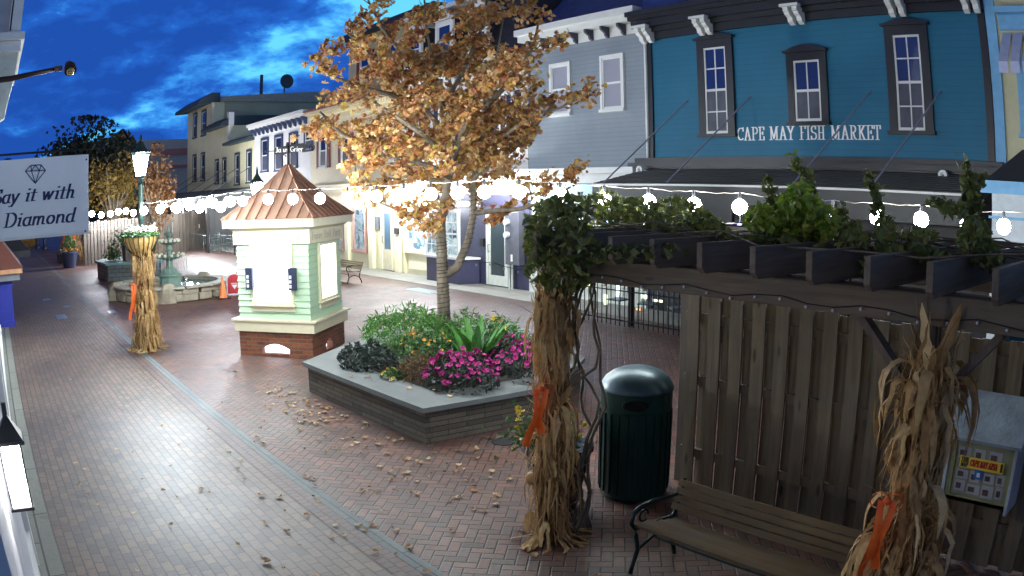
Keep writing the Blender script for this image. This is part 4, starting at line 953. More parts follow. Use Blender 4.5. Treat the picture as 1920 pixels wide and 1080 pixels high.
# ================================================================== LAMP POST, BASKET, CORN STALKS
def lamp_glass(mb_parent, c, z0, z1, r0, r1, strength, nm):
    gl = MB().lathe((c[0],c[1],0), [(r0*.96,z0),(r1*.96,z1)], 6); gl.build('lantern_glass', emit(nm, (.86,.95,1), strength), mb_parent)
    f = MB()
    for k in range(6):
        a = 2*PI*k/6; f.bar((c[0]+r0*math.cos(a), c[1]+r0*math.sin(a), z0), (c[0]+r1*math.cos(a), c[1]+r1*math.sin(a), z1), .007, .007)
    f.lathe((c[0],c[1],0), [(r1*1.05,z1),(r1*1.1,z1+.03)], 6); f.lathe((c[0],c[1],0), [(r0*.6,z0-.05),(r0*1.05,z0)], 6)
    f.build('lantern_frame', iron, mb_parent)
iron = mat('green_iron', srgb(38,58,54), .35, .5)
LP = Vector((-16.08, 3.25, 0))
t = thing('street_lamp', 'lit dark green street lamp wrapped in corn stalks under a flower basket', 'street lamp', LP)
MB().lathe(LP, [(.14,0),(.13,.25),(.09,.35),(.065,.5),(.055,3.3),(.075,3.34),(.05,3.42),(.07,3.5)], 16).build('post', iron, t, 'auto')
lamp_glass(t, LP, 3.52, 3.93, .105, .185, POSTLAMP, 'post_glow')
MB().lathe(LP, [(.20,3.96),(.23,3.99),(.14,4.06),(.10,4.12),(.06,4.2),(.03,4.22),(.035,4.28),(.01,4.36)], 12).build('lantern_cap', iron, t, 'auto')
p = gd(482, 345, 20.2); t = thing('street_lamp', 'smaller looking lit lamp head rising just behind the kiosk roof', 'street lamp', (p.x, p.y, 0))
MB().lathe((p.x,p.y,0), [(.14,0),(.12,.3),(.06,.5),(.055,2.7),(.07,2.8)], 12).build('post', iron, t, 'auto')
lamp_glass(t, (p.x,p.y), 2.88, 3.26, .10, .17, POSTLAMP*.7, 'post_glow2')
MB().lathe((p.x,p.y,0), [(.18,3.29),(.21,3.31),(.12,3.39),(.05,3.5),(.03,3.54),(.035,3.6),(.01,3.72)], 12).build('lantern_cap', iron, t, 'auto')

# flower basket round the post
t = thing('flower_basket', 'coir lined iron basket of white mums clasped round the lamp post', 'flower basket', (LP.x, LP.y, 1.9))
BC = (LP.x-.02, LP.y-.02, 0)
MB().lathe(BC, [(.07,1.88),(.16,1.94),(.29,2.06),(.36,2.20),(.375,2.30),(.35,2.29),(.2,2.27)], 24).build('liner', mat('coir', srgb(196,160,96), .9, var=.2, scale=20), t, 'auto')
g = MB()
for k in range(20):
    a = 2*PI*k/20; g.tube([(BC[0]+r*math.cos(a), BC[1]+r*math.sin(a), z) for r, z in ((.08,1.87),(.175,1.935),(.305,2.055),(.375,2.20),(.39,2.31))], .008, 5)
g.tube([(BC[0]+.39*math.cos(2*PI*k/24), BC[1]+.39*math.sin(2*PI*k/24), 2.31) for k in range(25)], .012, 6)
g.build('cage', iron, t)

def leaf_cloud(mb, pts, size, rn, shape='oval', fold=.2):
    """many small leaves, each its own little folded polygon"""
    for p in pts:
        s = size*rn.uniform(.5, 1.45); n = Vector((rn.gauss(0,1), rn.gauss(0,1), rn.gauss(0,1)+.4)).normalized(); a = n.orthogonal().normalized()
        a = (Quaternion(n, rn.uniform(0, 6.28)) @ a); b = n.cross(a); p = Vector(p)
        if shape == 'maple':
            o = [(0,-.5),(.18,-.42),(.46,-.30),(.36,-.08),(.52,.14),(.26,.16),(.24,.34),(0,.58),(-.24,.34),(-.26,.16),(-.52,.14),(-.36,-.08),(-.46,-.30),(-.18,-.42)]
            vs = [p + n*(fold*.12*s)] + [p + a*(x*s) + b*(y*s) + n*(-fold*abs(x)*s*rn.uniform(.5,1.5)) for x, y in o]
            m = len(o); mb.add(vs, [(0, i+1, (i+1) % m+1) for i in range(m)])
        elif shape == 'blade':
            vs = [p, p+a*(.10*s)+b*(.4*s), p+b*s+n*(-.25*s), p-a*(.10*s)+b*(.4*s)]; mb.add(vs, [(0,1,2),(0,2,3)])
        else:
            vs = [p-b*(.5*s), p+a*(.28*s)-b*.1*s+n*(fold*.3*s), p+b*(.5*s), p-a*(.28*s)-b*.1*s+n*(fold*.3*s)]; mb.add(vs, [(0,1,2),(0,2,3)])
rn = random.Random(3)
m_green = island('leaf_green', [(.03,.10,.03),(.06,.16,.05),(.10,.20,.06),(.04,.12,.05)])
m_wht = island('petal_white', [(.8,.8,.72),(.7,.72,.6)], trans=.1)
g = MB(); fl = MB()
pts = []
for _ in range(420):
    a = rn.uniform(0, 6.28); r = .40*math.sqrt(rn.random()); pts.append((BC[0]+r*math.cos(a), BC[1]+r*math.sin(a), 2.30+rn.uniform(0,.14)*(1-r/.6)))
leaf_cloud(g, pts, .09, rn); g.build('foliage', m_green, t)
for k in range(9):
    a = 2*PI*k/9+.3; r = .27 if k % 3 else .1; c = (BC[0]+r*math.cos(a), BC[1]+r*math.sin(a), 2.40)
    ps = [(c[0]+rn.gauss(0,.055), c[1]+rn.gauss(0,.055), c[2]+abs(rn.gauss(0,.05))) for _ in range(60)]; leaf_cloud(fl, ps, .06, rn)
fl.build('blossom', m_wht, t)

husk = island('corn_husk', [srgb(204,160,100), srgb(224,188,128), srgb(178,132,80), srgb(236,208,156), srgb(210,172,112), srgb(160,118,72)], .75, .2)
stalkm = island('corn_stalk', [srgb(150,118,66), srgb(128,96,54), srgb(172,140,84)], .8, 0)
orange = mat('orange_ribbon', (.92,.15,.02), .55, var=.15, scale=15)
def corn_bundle(name, label, x, y, H, zt, rbase, rtie, rtop, seed, leaves=150, tall=True, lw=1.0, bow=None, droop=1.0, zlow=0):
    rn = random.Random(seed); t = thing(name, label, 'corn stalks', (x, y, 0), 0, 'corn stalk bundles tied with orange bows')
    st = MB(); tips = []
    for k in range(26):
        a = rn.uniform(0, 6.28); q = math.sqrt(rn.random())
        r0, r1, r2 = rbase*q, rtie*q, rtop*q*rn.uniform(.6,1.2); a2 = a+rn.uniform(-.5,.5)
        hh = H*rn.uniform(.8, 1.0)
        P = [(x+r0*math.cos(a), y+r0*math.sin(a), zlow+.01), (x+(r0*.6+r1*.4)*math.cos(a), y+(r0*.6+r1*.4)*math.sin(a), zlow+(zt-zlow)*.5), (x+r1*math.cos(a), y+r1*math.sin(a), zt),
             (x+(r1+r2)/2*math.cos(a2), y+(r1+r2)/2*math.sin(a2), (zt+hh)/2), (x+r2*math.cos(a2), y+r2*math.sin(a2), hh)]
        st.tube(P, [.014,.014,.013,.010,.004], 5); tips.append(P)
    st.build('stalk', stalkm, t, True)
    lf = MB()
    for k in range(leaves):
        P = rn.choice(tips); s = rn.random()
        # base point on the bundle surface
        z = zlow+.15+(H-zlow-.25)*rn.random()**.9; 
        rr = (rbase+(rtie-rbase)*(z-zlow)/(zt-zlow)) if z < zt else rtie+(rtop-rtie)*(z-zt)/(H-zt)
        a = rn.uniform(0, 6.28); p = Vector((x+rr*.85*math.cos(a), y+rr*.85*math.sin(a), z)); out = Vector((math.cos(a), math.sin(a), 0)); side = Vector((-math.sin(a), math.cos(a), rn.uniform(-.4,.4)))
        L = rn.uniform(.25, .72); n = 8; pts = []; ws = []; w0 = rn.choice((rn.uniform(.006,.014), rn.uniform(.010,.020), rn.uniform(.018,.034)))*lw
        if abs(p.z-zt) < .16 and rn.random() < .8: continue
        if p.z > zt: L = min(L, (p.z-zt)*1.05+.1)
        kind = rn.random()
        for i in range(n+1):
            u = i/n
            if kind < .50:    # hangs down along the bundle
                q = p + out*(.05*math.sin(u*2.6)*droop + .02*rn.random()) + Vector((0,0,-L*u)) + side*(.05*math.sin(u*4+k))
                if q.z < zlow+.015: q.z = zlow+.015+.01*rn.random(); q += out*(.03*i)
            elif kind < .84:  # arches out and drops
                q = p + out*(L*.38*math.sin(u*1.9)*droop) + Vector((0,0, L*(.55*u - 1.05*u*u))) + side*(.06*u*math.sin(k))
            else:             # stands up
                q = p + out*(.10*u) + Vector((0,0,L*.8*u)) + side*(.04*math.sin(u*3+k))
            q = q + Vector((rn.gauss(0,.006), rn.gauss(0,.006), rn.gauss(0,.006))); q.z = max(q.z, zlow+.012); pts.append(q); ws.append(w0*(math.sin(PI*min(1, u*.93+.07))**.6)+.002)
        lf.ribbon(pts, ws, side + out*rn.uniform(-.8,.8), rn.uniform(-.5,.5))
    for k in range(int(leaves*1.3)):           # thin frayed fibres
        z = zlow+.1+(H-zlow-.15)*rn.random(); rr = (rbase+(rtie-rbase)*(z-zlow)/(zt-zlow)) if z < zt else rtie+(rtop-rtie)*(z-zt)/(H-zt)
        a = rn.uniform(0, 6.28); o_ = Vector((math.cos(a), math.sin(a), 0)); p = Vector((x, y, z))+o_*rr*1.0; L = rn.uniform(.12,.4); d = (o_*rn.uniform(.1,.5)+Vector((rn.gauss(0,.2), rn.gauss(0,.2), rn.choice((-1,-1,.7))))).normalized()
        Q = [p+d*(L*u)+Vector((0,0,-.25*L*u*u))+Vector((rn.gauss(0,.006),rn.gauss(0,.006),0)) for u in (0,.25,.5,.75,1)]
        for q in Q: q.z = max(q.z, zlow+.012)
        lf.ribbon(Q, [.004,.005,.004,.003,.001], Vector((-o_.y, o_.x, .3)), .3)
    lf.build('husk', husk, t, True)
    if tall:
        ts = MB()
        for P in tips[:16]:
            tip = Vector(P[-1]); d = (tip-Vector(P[-2])).normalized()
            for j in range(5):
                dd = (d + Vector((rn.gauss(0,.16), rn.gauss(0,.16), .1))).normalized(); ts.tube([tip-d*.02, tip+dd*rn.uniform(.15,.32)], [.003,.0012], 4)
        ts.build('tassel', stalkm, t)
    tw = MB(); tw.tube([(x+(rtie+.03)*math.cos(2*PI*k/20), y+(rtie+.03)*math.sin(2*PI*k/20), zt+.01*math.sin(k)) for k in range(21)], .009, 5); tw.build('twine', mat('twine', srgb(90,70,48), .9), t)
    return t
def bow(label, x, y, z, ax, seed, L=.55, s=1.0):
    """ax = horizontal direction across the bow, facing the camera side"""
    rn = random.Random(seed); t = thing('ribbon_bow', label, 'ribbon bow', (x, y, z), 0, 'orange ribbon bows'); ax = Vector(ax).normalized(); f = Vector((ax.y, -ax.x, 0))
    if f.dot(Vector((-x,-y,0))) < 0: f = -f
    c = Vector((x, y, z)); lo = MB()
    for sg in (-1, 1):
        P = []; 
        for i in range(13):
            u = 2*PI*i/12; P.append(c + ax*(sg*.085*s*(1-math.cos(u))*.5*1.3) + Vector((0,0,.05*s*math.sin(u))) + f*(.03+.03*math.sin(u/2)))
        lo.ribbon(P, [.034*s]*13, f + Vector((0,0,.3)), .1)
    lo.build('loop', orange, t, True)
    for sg, L_ in ((-1, L), (1, L*.78)):
        P = [c + ax*(sg*.02 - .09*s*u*(1 if sg < 0 else .35) + .02*math.sin(u*6+sg)) + f*(.05+.04*math.sin(u*5)) + Vector((0,0,-L_*u)) for u in [i/10 for i in range(11)]]
        MB().ribbon(P, [.022*s+.012*s*i/10 for i in range(11)], ax, .25*sg).build('tail', orange, t, True)
    MB().sphere(tuple(c+f*.055), .028*s, 10, 7).build('knot', orange, t, True)
corn_bundle('corn_stalk_bundle', 'corn stalks bound round the street lamp beneath the flower basket', LP.x, LP.y, 2.02, 1.46, .30, .12, .26, 5, 560, True, 1.15, droop=.55)
bow('orange bow with long tails on the lamp post corn stalks', LP.x+.06, LP.y-.24, 1.36, (.2,1,0), 2, .72, 1.0)

# ================================================================== FOUNTAIN
FC = Vector((-24.8, 5.95, 0)); stone = mat('fountain_stone', srgb(150,140,120), .8, var=.25, scale=5, bump=.6, bscale=16)
t = thing('fountain', 'tiered green stone fountain in a low round basin of rough stone', 'fountain', FC)
wob = lambda a, z: 1+.02*math.sin(a*7)+.015*math.sin(a*17+z*9)
rs = random.Random(4)
RW = 1.95
for zc, hh, rr, nm in ((.02,.20,RW,'wall_course'),(.225,.16,RW-.03,'wall_course')):
    m_ = MB(); n = 22
    for k in range(n):
        a0, a1 = 2*PI*(k+rs.uniform(-.2,.2))/n, 2*PI*(k+1+rs.uniform(-.2,.2))/n-.02; ro = rr+rs.uniform(-.03,.04); ri = rr-.32
        P = [(FC.x+r*math.cos(a), FC.y+r*math.sin(a)) for r, a in ((ri,a0),(ri,(a0+a1)/2),(ri,a1),(ro,a1),(ro,(a0+a1)/2),(ro,a0))]
        m_.prism(P[::-1] if False else P, zc, zc+hh)
    m_.build(nm, stone, t, bevel=.02)
m_ = MB(); n = 12
for k in range(n):
    a0, a1 = 2*PI*k/n+.015, 2*PI*(k+1)/n-.015; P = []
    P += [(FC.x+(RW-.36)*math.cos(a0+(a1-a0)*i/4), FC.y+(RW-.36)*math.sin(a0+(a1-a0)*i/4)) for i in range(5)]
    P += [(FC.x+(RW+.06)*math.cos(a1-(a1-a0)*i/4), FC.y+(RW+.06)*math.sin(a1-(a1-a0)*i/4)) for i in range(5)]
    m_.prism(P, .39, .45)
m_.build('rim', mat('flagstone', srgb(160,156,140), .6, var=.15, scale=4), t, bevel=.008)
for a in (-.3, 2.2, 4.6):
    m_ = MB(); m_.lathe((FC.x+(RW-.1)*math.cos(a), FC.y+(RW-.1)*math.sin(a), 0), [(.30,.0),(.31,.2),(.27,.42),(.15,.55),(.02,.57)], 9, lambda q, z: 1+.18*math.sin(q*3+z*9+a)); m_.build('boulder', stone, t, 'auto')
wat = glass('fountain_water', (.12,.28,.26), .05)
MB().lathe(FC, [(RW-.34,.30),(RW-.34,.335)], 40).build('water', wat, t)
ver = mat('verdigris', srgb(112,136,122), .6, var=.2, scale=8, bump=.3, bscale=12)
MB().prism([(FC.x+.36*math.cos(PI/8+PI/4*k), FC.y+.36*math.sin(PI/8+PI/4*k)) for k in range(8)], .3, .62).lathe(FC, [(.40,.62),(.40,.67),(.30,.72),(.24,.82),(.12,.92),(.10,1.05),(.13,1.12)], 20).build('pedestal', ver, t, 'auto')
sc_ = lambda a, z: 1+.05*abs(math.sin(a*6))
MB().lathe(FC, [(.10,1.10),(.30,1.15),(.46,1.22),(.50,1.27),(.44,1.27),(.12,1.2)], 48, sc_).build('lower_bowl', ver, t, 'auto')
MB().lathe(FC, [(.09,1.2),(.07,1.36),(.11,1.45),(.08,1.55),(.07,1.60)], 16).build('stem', ver, t, 'auto')
MB().lathe(FC, [(.08,1.58),(.22,1.62),(.32,1.68),(.35,1.72),(.30,1.72),(.08,1.66)], 48, sc_).build('upper_bowl', ver, t, 'auto')
MB().lathe(FC, [(.07,1.66),(.05,1.8),(.12,1.90),(.17,1.95),(.12,1.96),(.05,1.98),(.05,2.08),(.01,2.16)], 16).build('finial', ver, t, 'auto')
g = MB()
for z, R0 in ((1.27,.49),(1.72,.345)):
    for k in range(14):
        a = 2*PI*k/14+z; g.sphere((FC.x+R0*math.cos(a), FC.y+R0*math.sin(a), z+.0), .06, 8, 5)
g.build('scallop', mat('pale_scallop', srgb(206,200,176), .5), t, True)  # scallops in a paler cream than the bowls
g = MB()
for k in range(26):
    a = 2*PI*k/26; g.tube([(FC.x+.54*math.cos(a), FC.y+.54*math.sin(a), 1.25), (FC.x+.58*math.cos(a), FC.y+.58*math.sin(a), 1.12), (FC.x+.60*math.cos(a), FC.y+.60*math.sin(a), .78+.1*math.sin(k*3))], .005, 4)
g.build('water_drip', glass('drip', (.5,.55,.58), .1), t)

# cone and A-frame sign
p = gz(419, 560); t = thing('traffic_cone', 'small orange traffic cone between the fountain and the kiosk', 'traffic cone', (p.x, p.y, 0))
co = mat('cone_orange', (.85,.19,.04), .45)
MB().box(p.x-.19, p.x+.19, p.y-.19, p.y+.19, 0, .035).build('base', black, t, bevel=.01); MB().lathe((p.x,p.y,0), [(.13,.036),(.115,.08),(.03,.62),(.022,.64)], 18).build('body', co, t, 'auto')
p = gz(441, 553); t = thing('pavement_sign', 'red round topped board with a white edge half hidden by the kiosk', 'pavement sign', (p.x, p.y, 0))
ang = math.radians(62); d = Vector((math.cos(ang), math.sin(ang), 0)); nn = Vector((d.y, -d.x, 0)); nn = nn if nn.dot(Vector((1,-.3,0))) > 0 else -nn
def pf(w_, h_, o_): 
    P = [(-w_,0),(w_,0),(w_,h_-w_*.8)] + [(w_*math.cos(PI*i/10), h_-w_*.8+w_*.8*math.sin(PI*i/10)) for i in range(1, 10)] + [(-w_,h_-w_*.8)]
    return [Vector((p.x,p.y,.02))+d*a+Vector((0,0,z))+nn*o_ for a, z in P]
MB().extr(pf(.26,.64,0), nn*.03).build('frame', white, t)
MB().extr([q+Vector((0,0,.03)) for q in pf(.225,.585,.031)], nn*.006).build('panel', mat('sign_red', srgb(178,38,50), .5), t)
MB().extr([Vector((p.x,p.y,0))+d*a+Vector((0,0,z))+nn*.038 for a, z in ((-.10,.32),(.10,.32),(0,.18))], nn*.004).extr([Vector((p.x,p.y,0))+d*a+Vector((0,0,z))+nn*.038 for a, z in ((-.11,.35),(.11,.35),(.11,.37),(-.11,.37))], nn*.004).build('emblem', white, t)

# ================================================================== FAR PLANTER, FENCE, CROSS-STREET THINGS
aq = mat('teal_lit_stone', srgb(120,160,156), .7, var=.15, scale=5, bump=.3)  # teal light on the planter top, put into the cap colour
t = thing('low_stone_planter', 'low stone planter with teal lit cap and a wooden box, left of the fountain', 'planter', (-31.5, 5.6, 0))
ashl = bricks('far_ashlar', srgb(128,136,130), srgb(108,114,110), srgb(60,64,62), .42, .16, .01, 'XZ', rough=.8)
MB().prism([(-31.1,4.75),(-30.2,6.9),(-33.5,7.6),(-35,5.6),(-33.2,4.6)], 0, .62).build('wall', ashl, t)
MB().prism([(-31.02,4.66),(-30.1,6.98),(-33.5,7.7),(-35.1,5.6),(-33.2,4.5)], .622, .70).build('cap', aq, t)
t = thing('wooden_planter_box', 'weathered square timber box of leafy plants standing on the low stone planter', 'planter box', (-31.7, 5.9, .7))
gw = wood('grey_wood', srgb(98,90,80))
g = MB(); g.box(-32.1,-31.3,5.6,6.35,.702,1.32); g.box(-32.16,-31.24,5.54,6.41,1.32,1.38)
g.build('box', gw, t)
g = MB(); rn = random.Random(9); leaf_cloud(g, [(-31.7+rn.gauss(0,.35), 6.0+rn.gauss(0,.35), 1.42+abs(rn.gauss(0,.22))) for _ in range(500)], .13, rn); g.build('foliage', m_green, t)
t = thing('leafy_shrub', 'loose green shrub at the left end of the low stone planter', 'shrub', (-32.6, 5.1, .7))
g = MB(); leaf_cloud(g, [(-32.4+rn.gauss(0,.28), 5.25+rn.gauss(0,.2), .75+abs(rn.gauss(0,.38))) for _ in range(420)], .13, rn); g.build('foliage', m_green, t)
g = MB(); 
for k in range(8): g.tube([(-32.4+rn.gauss(0,.1), 5.2+rn.gauss(0,.1), .69), (-32.4+rn.gauss(0,.25), 5.2+rn.gauss(0,.2), 1.3)], .012, 5)
g.build('stem', stalkm, t)
def picket_fence(name, label, A, B, h, z0=0, bw=.16, seed=1, m=None, gap=.03):
    A, B = Vector(A), Vector(B); L = (B-A).length; d = (B-A).normalized(); n = Vector((-d.y, d.x, 0)); rn = random.Random(seed)
    t = thing(name, label, 'fence', (A+B)/2); g = MB(); k = int(L/(bw+gap))
    for i in range(k):
        c = A + d*((i+.5)*L/k); hh = h*rn.uniform(.97, 1.02); o_ = rn.uniform(-.01,.01)
        w2 = bw/2*rn.uniform(.92, 1.0)
        g.extr([c-d*w2+Vector((0,0,z0))+n*o_, c+d*w2+Vector((0,0,z0))+n*o_, c+d*w2+Vector((0,0,hh))+n*o_, c-d*w2+Vector((0,0,hh))+n*o_], n*.025)
    g.build('boards', m or gw, t)
    g = MB()
    for z in (h*.2, h*.8): g.bar(A+n*.06+Vector((0,0,z)), B+n*.06+Vector((0,0,z)), .05, .09)
    g.build('rail', m or gw, t); return t
picket_fence('stockade_fence', 'tall weathered board fence behind the corn stalks at the far left', (-40.5,4.9,0), (-40.4,8.2,0), 2.2, seed=3)
picket_fence('stockade_fence', 'tall pale board fence running right behind the fountain and basket', (-41.2,8.3,0), (-47,14.0,0), 2.25, seed=4)
corn_bundle('corn_stalk_bundle', 'distant corn stalks with orange ribbons beside the far board fence', -45.2, 5.0, 2.3, 1.3, .45, .25, .4, 21, 140, False, 2.2)
corn_bundle('corn_stalk_bundle', 'distant corn stalks farthest left, beyond the round blue pot', -47.2, 4.6, 2.3, 1.3, .45, .25, .4, 22, 140, False, 2.2)
bow('faint orange bow on the distant corn stalks nearest the fence', -44.8, 4.9, 1.9, (0,1,0), 5, 1.0, 1.8); bow('faint orange bow on the distant corn stalks farthest left', -46.8, 4.5, 1.9, (0,1,0), 6, 1.0, 1.8)
p = gz(131, 502); t = thing('flower_pot', 'round dark blue pot of tall green and orange plants at the far left fence', 'flower pot', (p.x, p.y, 0))
potm = mat('pot_blue', srgb(52,62,92), .35, var=.1)
MB().lathe((p.x,p.y,0), [(.34,0),(.46,.70),(.50,.72),(.50,.80),(.44,.80),(.42,.74)], 20).build('pot', potm, t, 'auto')
g = MB(); leaf_cloud(g, [(p.x+rn.gauss(0,.2), p.y+rn.gauss(0,.2), .85+abs(rn.gauss(0,.6))) for _ in range(320)], .17, rn); g.build('foliage', m_green, t)
g = MB(); leaf_cloud(g, [(p.x+rn.gauss(0,.25), p.y+rn.gauss(0,.25), .85+abs(rn.gauss(0,.1))) for _ in range(90)], .13, rn); g.build('blossom', mat('bl_orange', (.7,.28,.03), .6), t)
for px, py, lb in ((71,466,'dark blue bollard at the far end of the path, left of its twin'), (84,468,'dark blue bollard at the far end of the path nearest the corn stalks')):
    p = gz(px, py); t = thing('bollard', lb, 'bollard', (p.x, p.y, 0), 0, 'bollards at the end of the path')
    MB().lathe((p.x,p.y,0), [(.26,0),(.26,.2),(.16,.35)], 12).build('foot', mat('navy_iron', srgb(40,52,84), .4), t, 'auto'); MB().lathe((p.x,p.y,0), [(.14,.35),(.13,1.9),(.17,1.95),(.05,2.1)], 12).build('shaft', mat('navy_iron', srgb(40,52,84), .4), t, 'auto')
t = thing('picnic_bench', 'low dark bench beside the round blue pot at the far left', 'bench', gz(115, 494))
p = gz(115, 492); g = MB(); g.box(p.x-.8, p.x+.8, p.y-.2, p.y+.2, .42, .47); g.build('seat', black, t); g = MB()
for sx in (-.7,.7): g.box(p.x+sx-.04, p.x+sx+.04, p.y-.18, p.y+.18, 0, .42)
g.build('leg', black, t)
p = gz(55, 462); tag(MB().lathe((p.x,p.y,0), [(.8,0),(1.0,.5),(.8,1.1),(.3,1.3)], 12, lambda a, z: 1+.1*math.sin(a*4)).build('hay_bale', mat('hay', srgb(170,130,70), .9, var=.3), None, 'auto'), 'rounded straw coloured heap at the far end of the path', 'hay bale')
# restaurant terrace: rails, chairs and tables under the dark awning
railm = mat('rail_iron', srgb(70,80,84), .4, .4)
def iron_fence(name, label, A, B, h, step=.13, m=None, arcs=True):
    A, B = Vector(A), Vector(B); L = (B-A).length; d = (B-A).normalized(); t = thing(name, label, 'railing', (A+B)/2); g = MB(); k = max(2, int(L/step))
    for i in range(k+1):
        c = A + d*(L*i/k); g.tube([c, c+Vector((0,0,h))], .011, 5)
    for z in (.12, h-.18, h-.02): g.tube([A+Vector((0,0,z)), B+Vector((0,0,z))], .014, 5)
    g.build('bars', m or railm, t)
    if arcs:
        g = MB()
        for i in range(0, k, 2):
            c = A + d*(L*(i+1)/k); r = L/k; g.tube([c + d*(r*math.cos(PI*j/8)) + Vector((0,0,h+r*1.1*math.sin(PI*j/8))) for j in range(9)], .010, 5)
        g.build('hoops', m or railm, t)
    g = MB()
    for c in (A, B): g.box(c.x-.03, c.x+.03, c.y-.03, c.y+.03, 0, h+.12)
    g.build('post', m or black, t); return t
iron_fence('terrace_railing', 'dark iron railing along the restaurant terrace right of the fountain', gz(330,468), gz(440,478), 1.0, .5, arcs=False)
cm = mat('chair_metal', srgb(120,140,140), .3, .7)
def cafe_chair(x, y, rz, label, grp):
    t = thing('cafe_chair', label, 'chair', (x, y, 0), rz, grp); M_ = Matrix.Translation((x,y,0)) @ Matrix.Rotation(rz, 4, 'Z')
    xf(MB().box(-.2,.2,-.2,.2,.43,.46), M_).build('seat', cm, t)
    for sx in (-.18,.18):
        for sy_ in (-.18,.18): xf(MB().tube([(sx*1.1,sy_*1.1,0),(sx,sy_,.43)], .012, 5), M_).build('leg', cm, t)
    g = MB(); 
    for sx in (-.18,-.06,.06,.18): g.tube([(sx,.19,.45),(sx,.24,.88)], .010, 5)
    g.tube([(-.18,.24,.88),(.18,.24,.88)], .013, 5); xf(g, M_).build('backrest', cm, t); return t
def cafe_table(x, y, label, grp):
    t = thing('cafe_table', label, 'table', (x,y,0), 0, grp); MB().lathe((x,y,0), [(.38,.71),(.40,.72),(.40,.74),(.1,.745)], 18).build('tabletop', cm, t, 'auto')
    MB().lathe((x,y,0), [(.22,0),(.20,.03),(.03,.06),(.03,.71)], 12).build('pedestal', cm, t, 'auto'); return t
lbs = ['farthest left metal cafe chair under the restaurant awning', 'metal cafe chair left of the small round table by the kiosk', 'metal cafe chair right of the small round table by the kiosk', 'metal cafe chair nearest the kiosk wall', 'metal cafe chair turned away behind the small round table']
for (px, py, rz), lb in zip(((352,462,.4),(388,472,1.3),(418,474,-1.4),(432,470,.2),(404,464,0)), lbs):
    p = gz(px, py); cafe_chair(p.x, p.y, rz, lb, 'metal chairs on the far terrace')
for (px, py), lb in zip(((403,470),(372,464)), ('small round metal table near the kiosk on the far terrace', 'small round metal table left of the other on the far terrace')):
    p = gz(px, py); cafe_table(p.x, p.y, lb, 'metal tables on the far terrace')
p = gy(372, 424, F-.3); tag(MB().box(p.x-1.1, p.x+1.1, p.y, p.y+.05, p.z-.12, p.z+.12).build('lit_sign', emit('lit_pane', (.9,.95,1), 3)), 'small glowing white sign on the dark wall under the restaurant awning', 'lit sign')
p = gy(323, 421, F-.3); tag(MB().box(p.x-.2, p.x+.2, p.y, p.y+.05, p.z-.7, p.z+.5).build('lit_sign', emit('lit_pane', (.9,.95,1), 3)), 'narrow upright glowing panel left of the small glowing sign', 'lit sign')

# ================================================================== STONE PLANTER AND ITS PLANTS
t = thing('stone_planter', 'large angular grey stone planter with flat bluestone cap round the autumn tree', 'planter', (-10.5, 7.3, 0))
pw = bricks('drystack', srgb(108,100,86), srgb(74,70,62), srgb(30,28,26), .55, .065, .004, 'XZ', rough=.85, bump=.9, stain=.35)
outer = [(-11.05,4.78),(-7.86,4.88),(-7.74,6.75),(-8.7,8.15),(-10.6,9.2),(-12.3,8.9),(-12.85,7.3)]
def off(poly, d):
    n = len(poly); r = []
    for i in range(n):
        a, b_, c = Vector((*poly[i-1],0)), Vector((*poly[i],0)), Vector((*poly[(i+1) % n],0))
        n1 = (b_-a).normalized(); n2 = (c-b_).normalized(); o1 = Vector((n1.y,-n1.x,0)); o2 = Vector((n2.y,-n2.x,0)); m_ = (o1+o2).normalized(); r.append(tuple((b_+m_*(d/max(.3, m_.dot(o1))))[:2]))
    return r
MB().prism(outer, 0, .405, top=False).build('wall', pw, t)
cap_o, cap_i = off(outer, .07), off(outer, -.50)
g = MB(); n = len(outer)
capm = mat('bluestone_cap', srgb(98,104,104), .55, var=.2, scale=1.6, bump=.15)
for i in range(n):
    j = (i+1) % n; P = [cap_o[i], cap_o[j], cap_i[j], cap_i[i]]; g.prism(P, .408, .47)
g.build('cap', capm, t)
soil = mat('soil', (.03,.022,.016), .95, var=.4, bump=1, bscale=25)
MB().prism(off(outer, -.46), .30, .44).build('soil', soil, t)
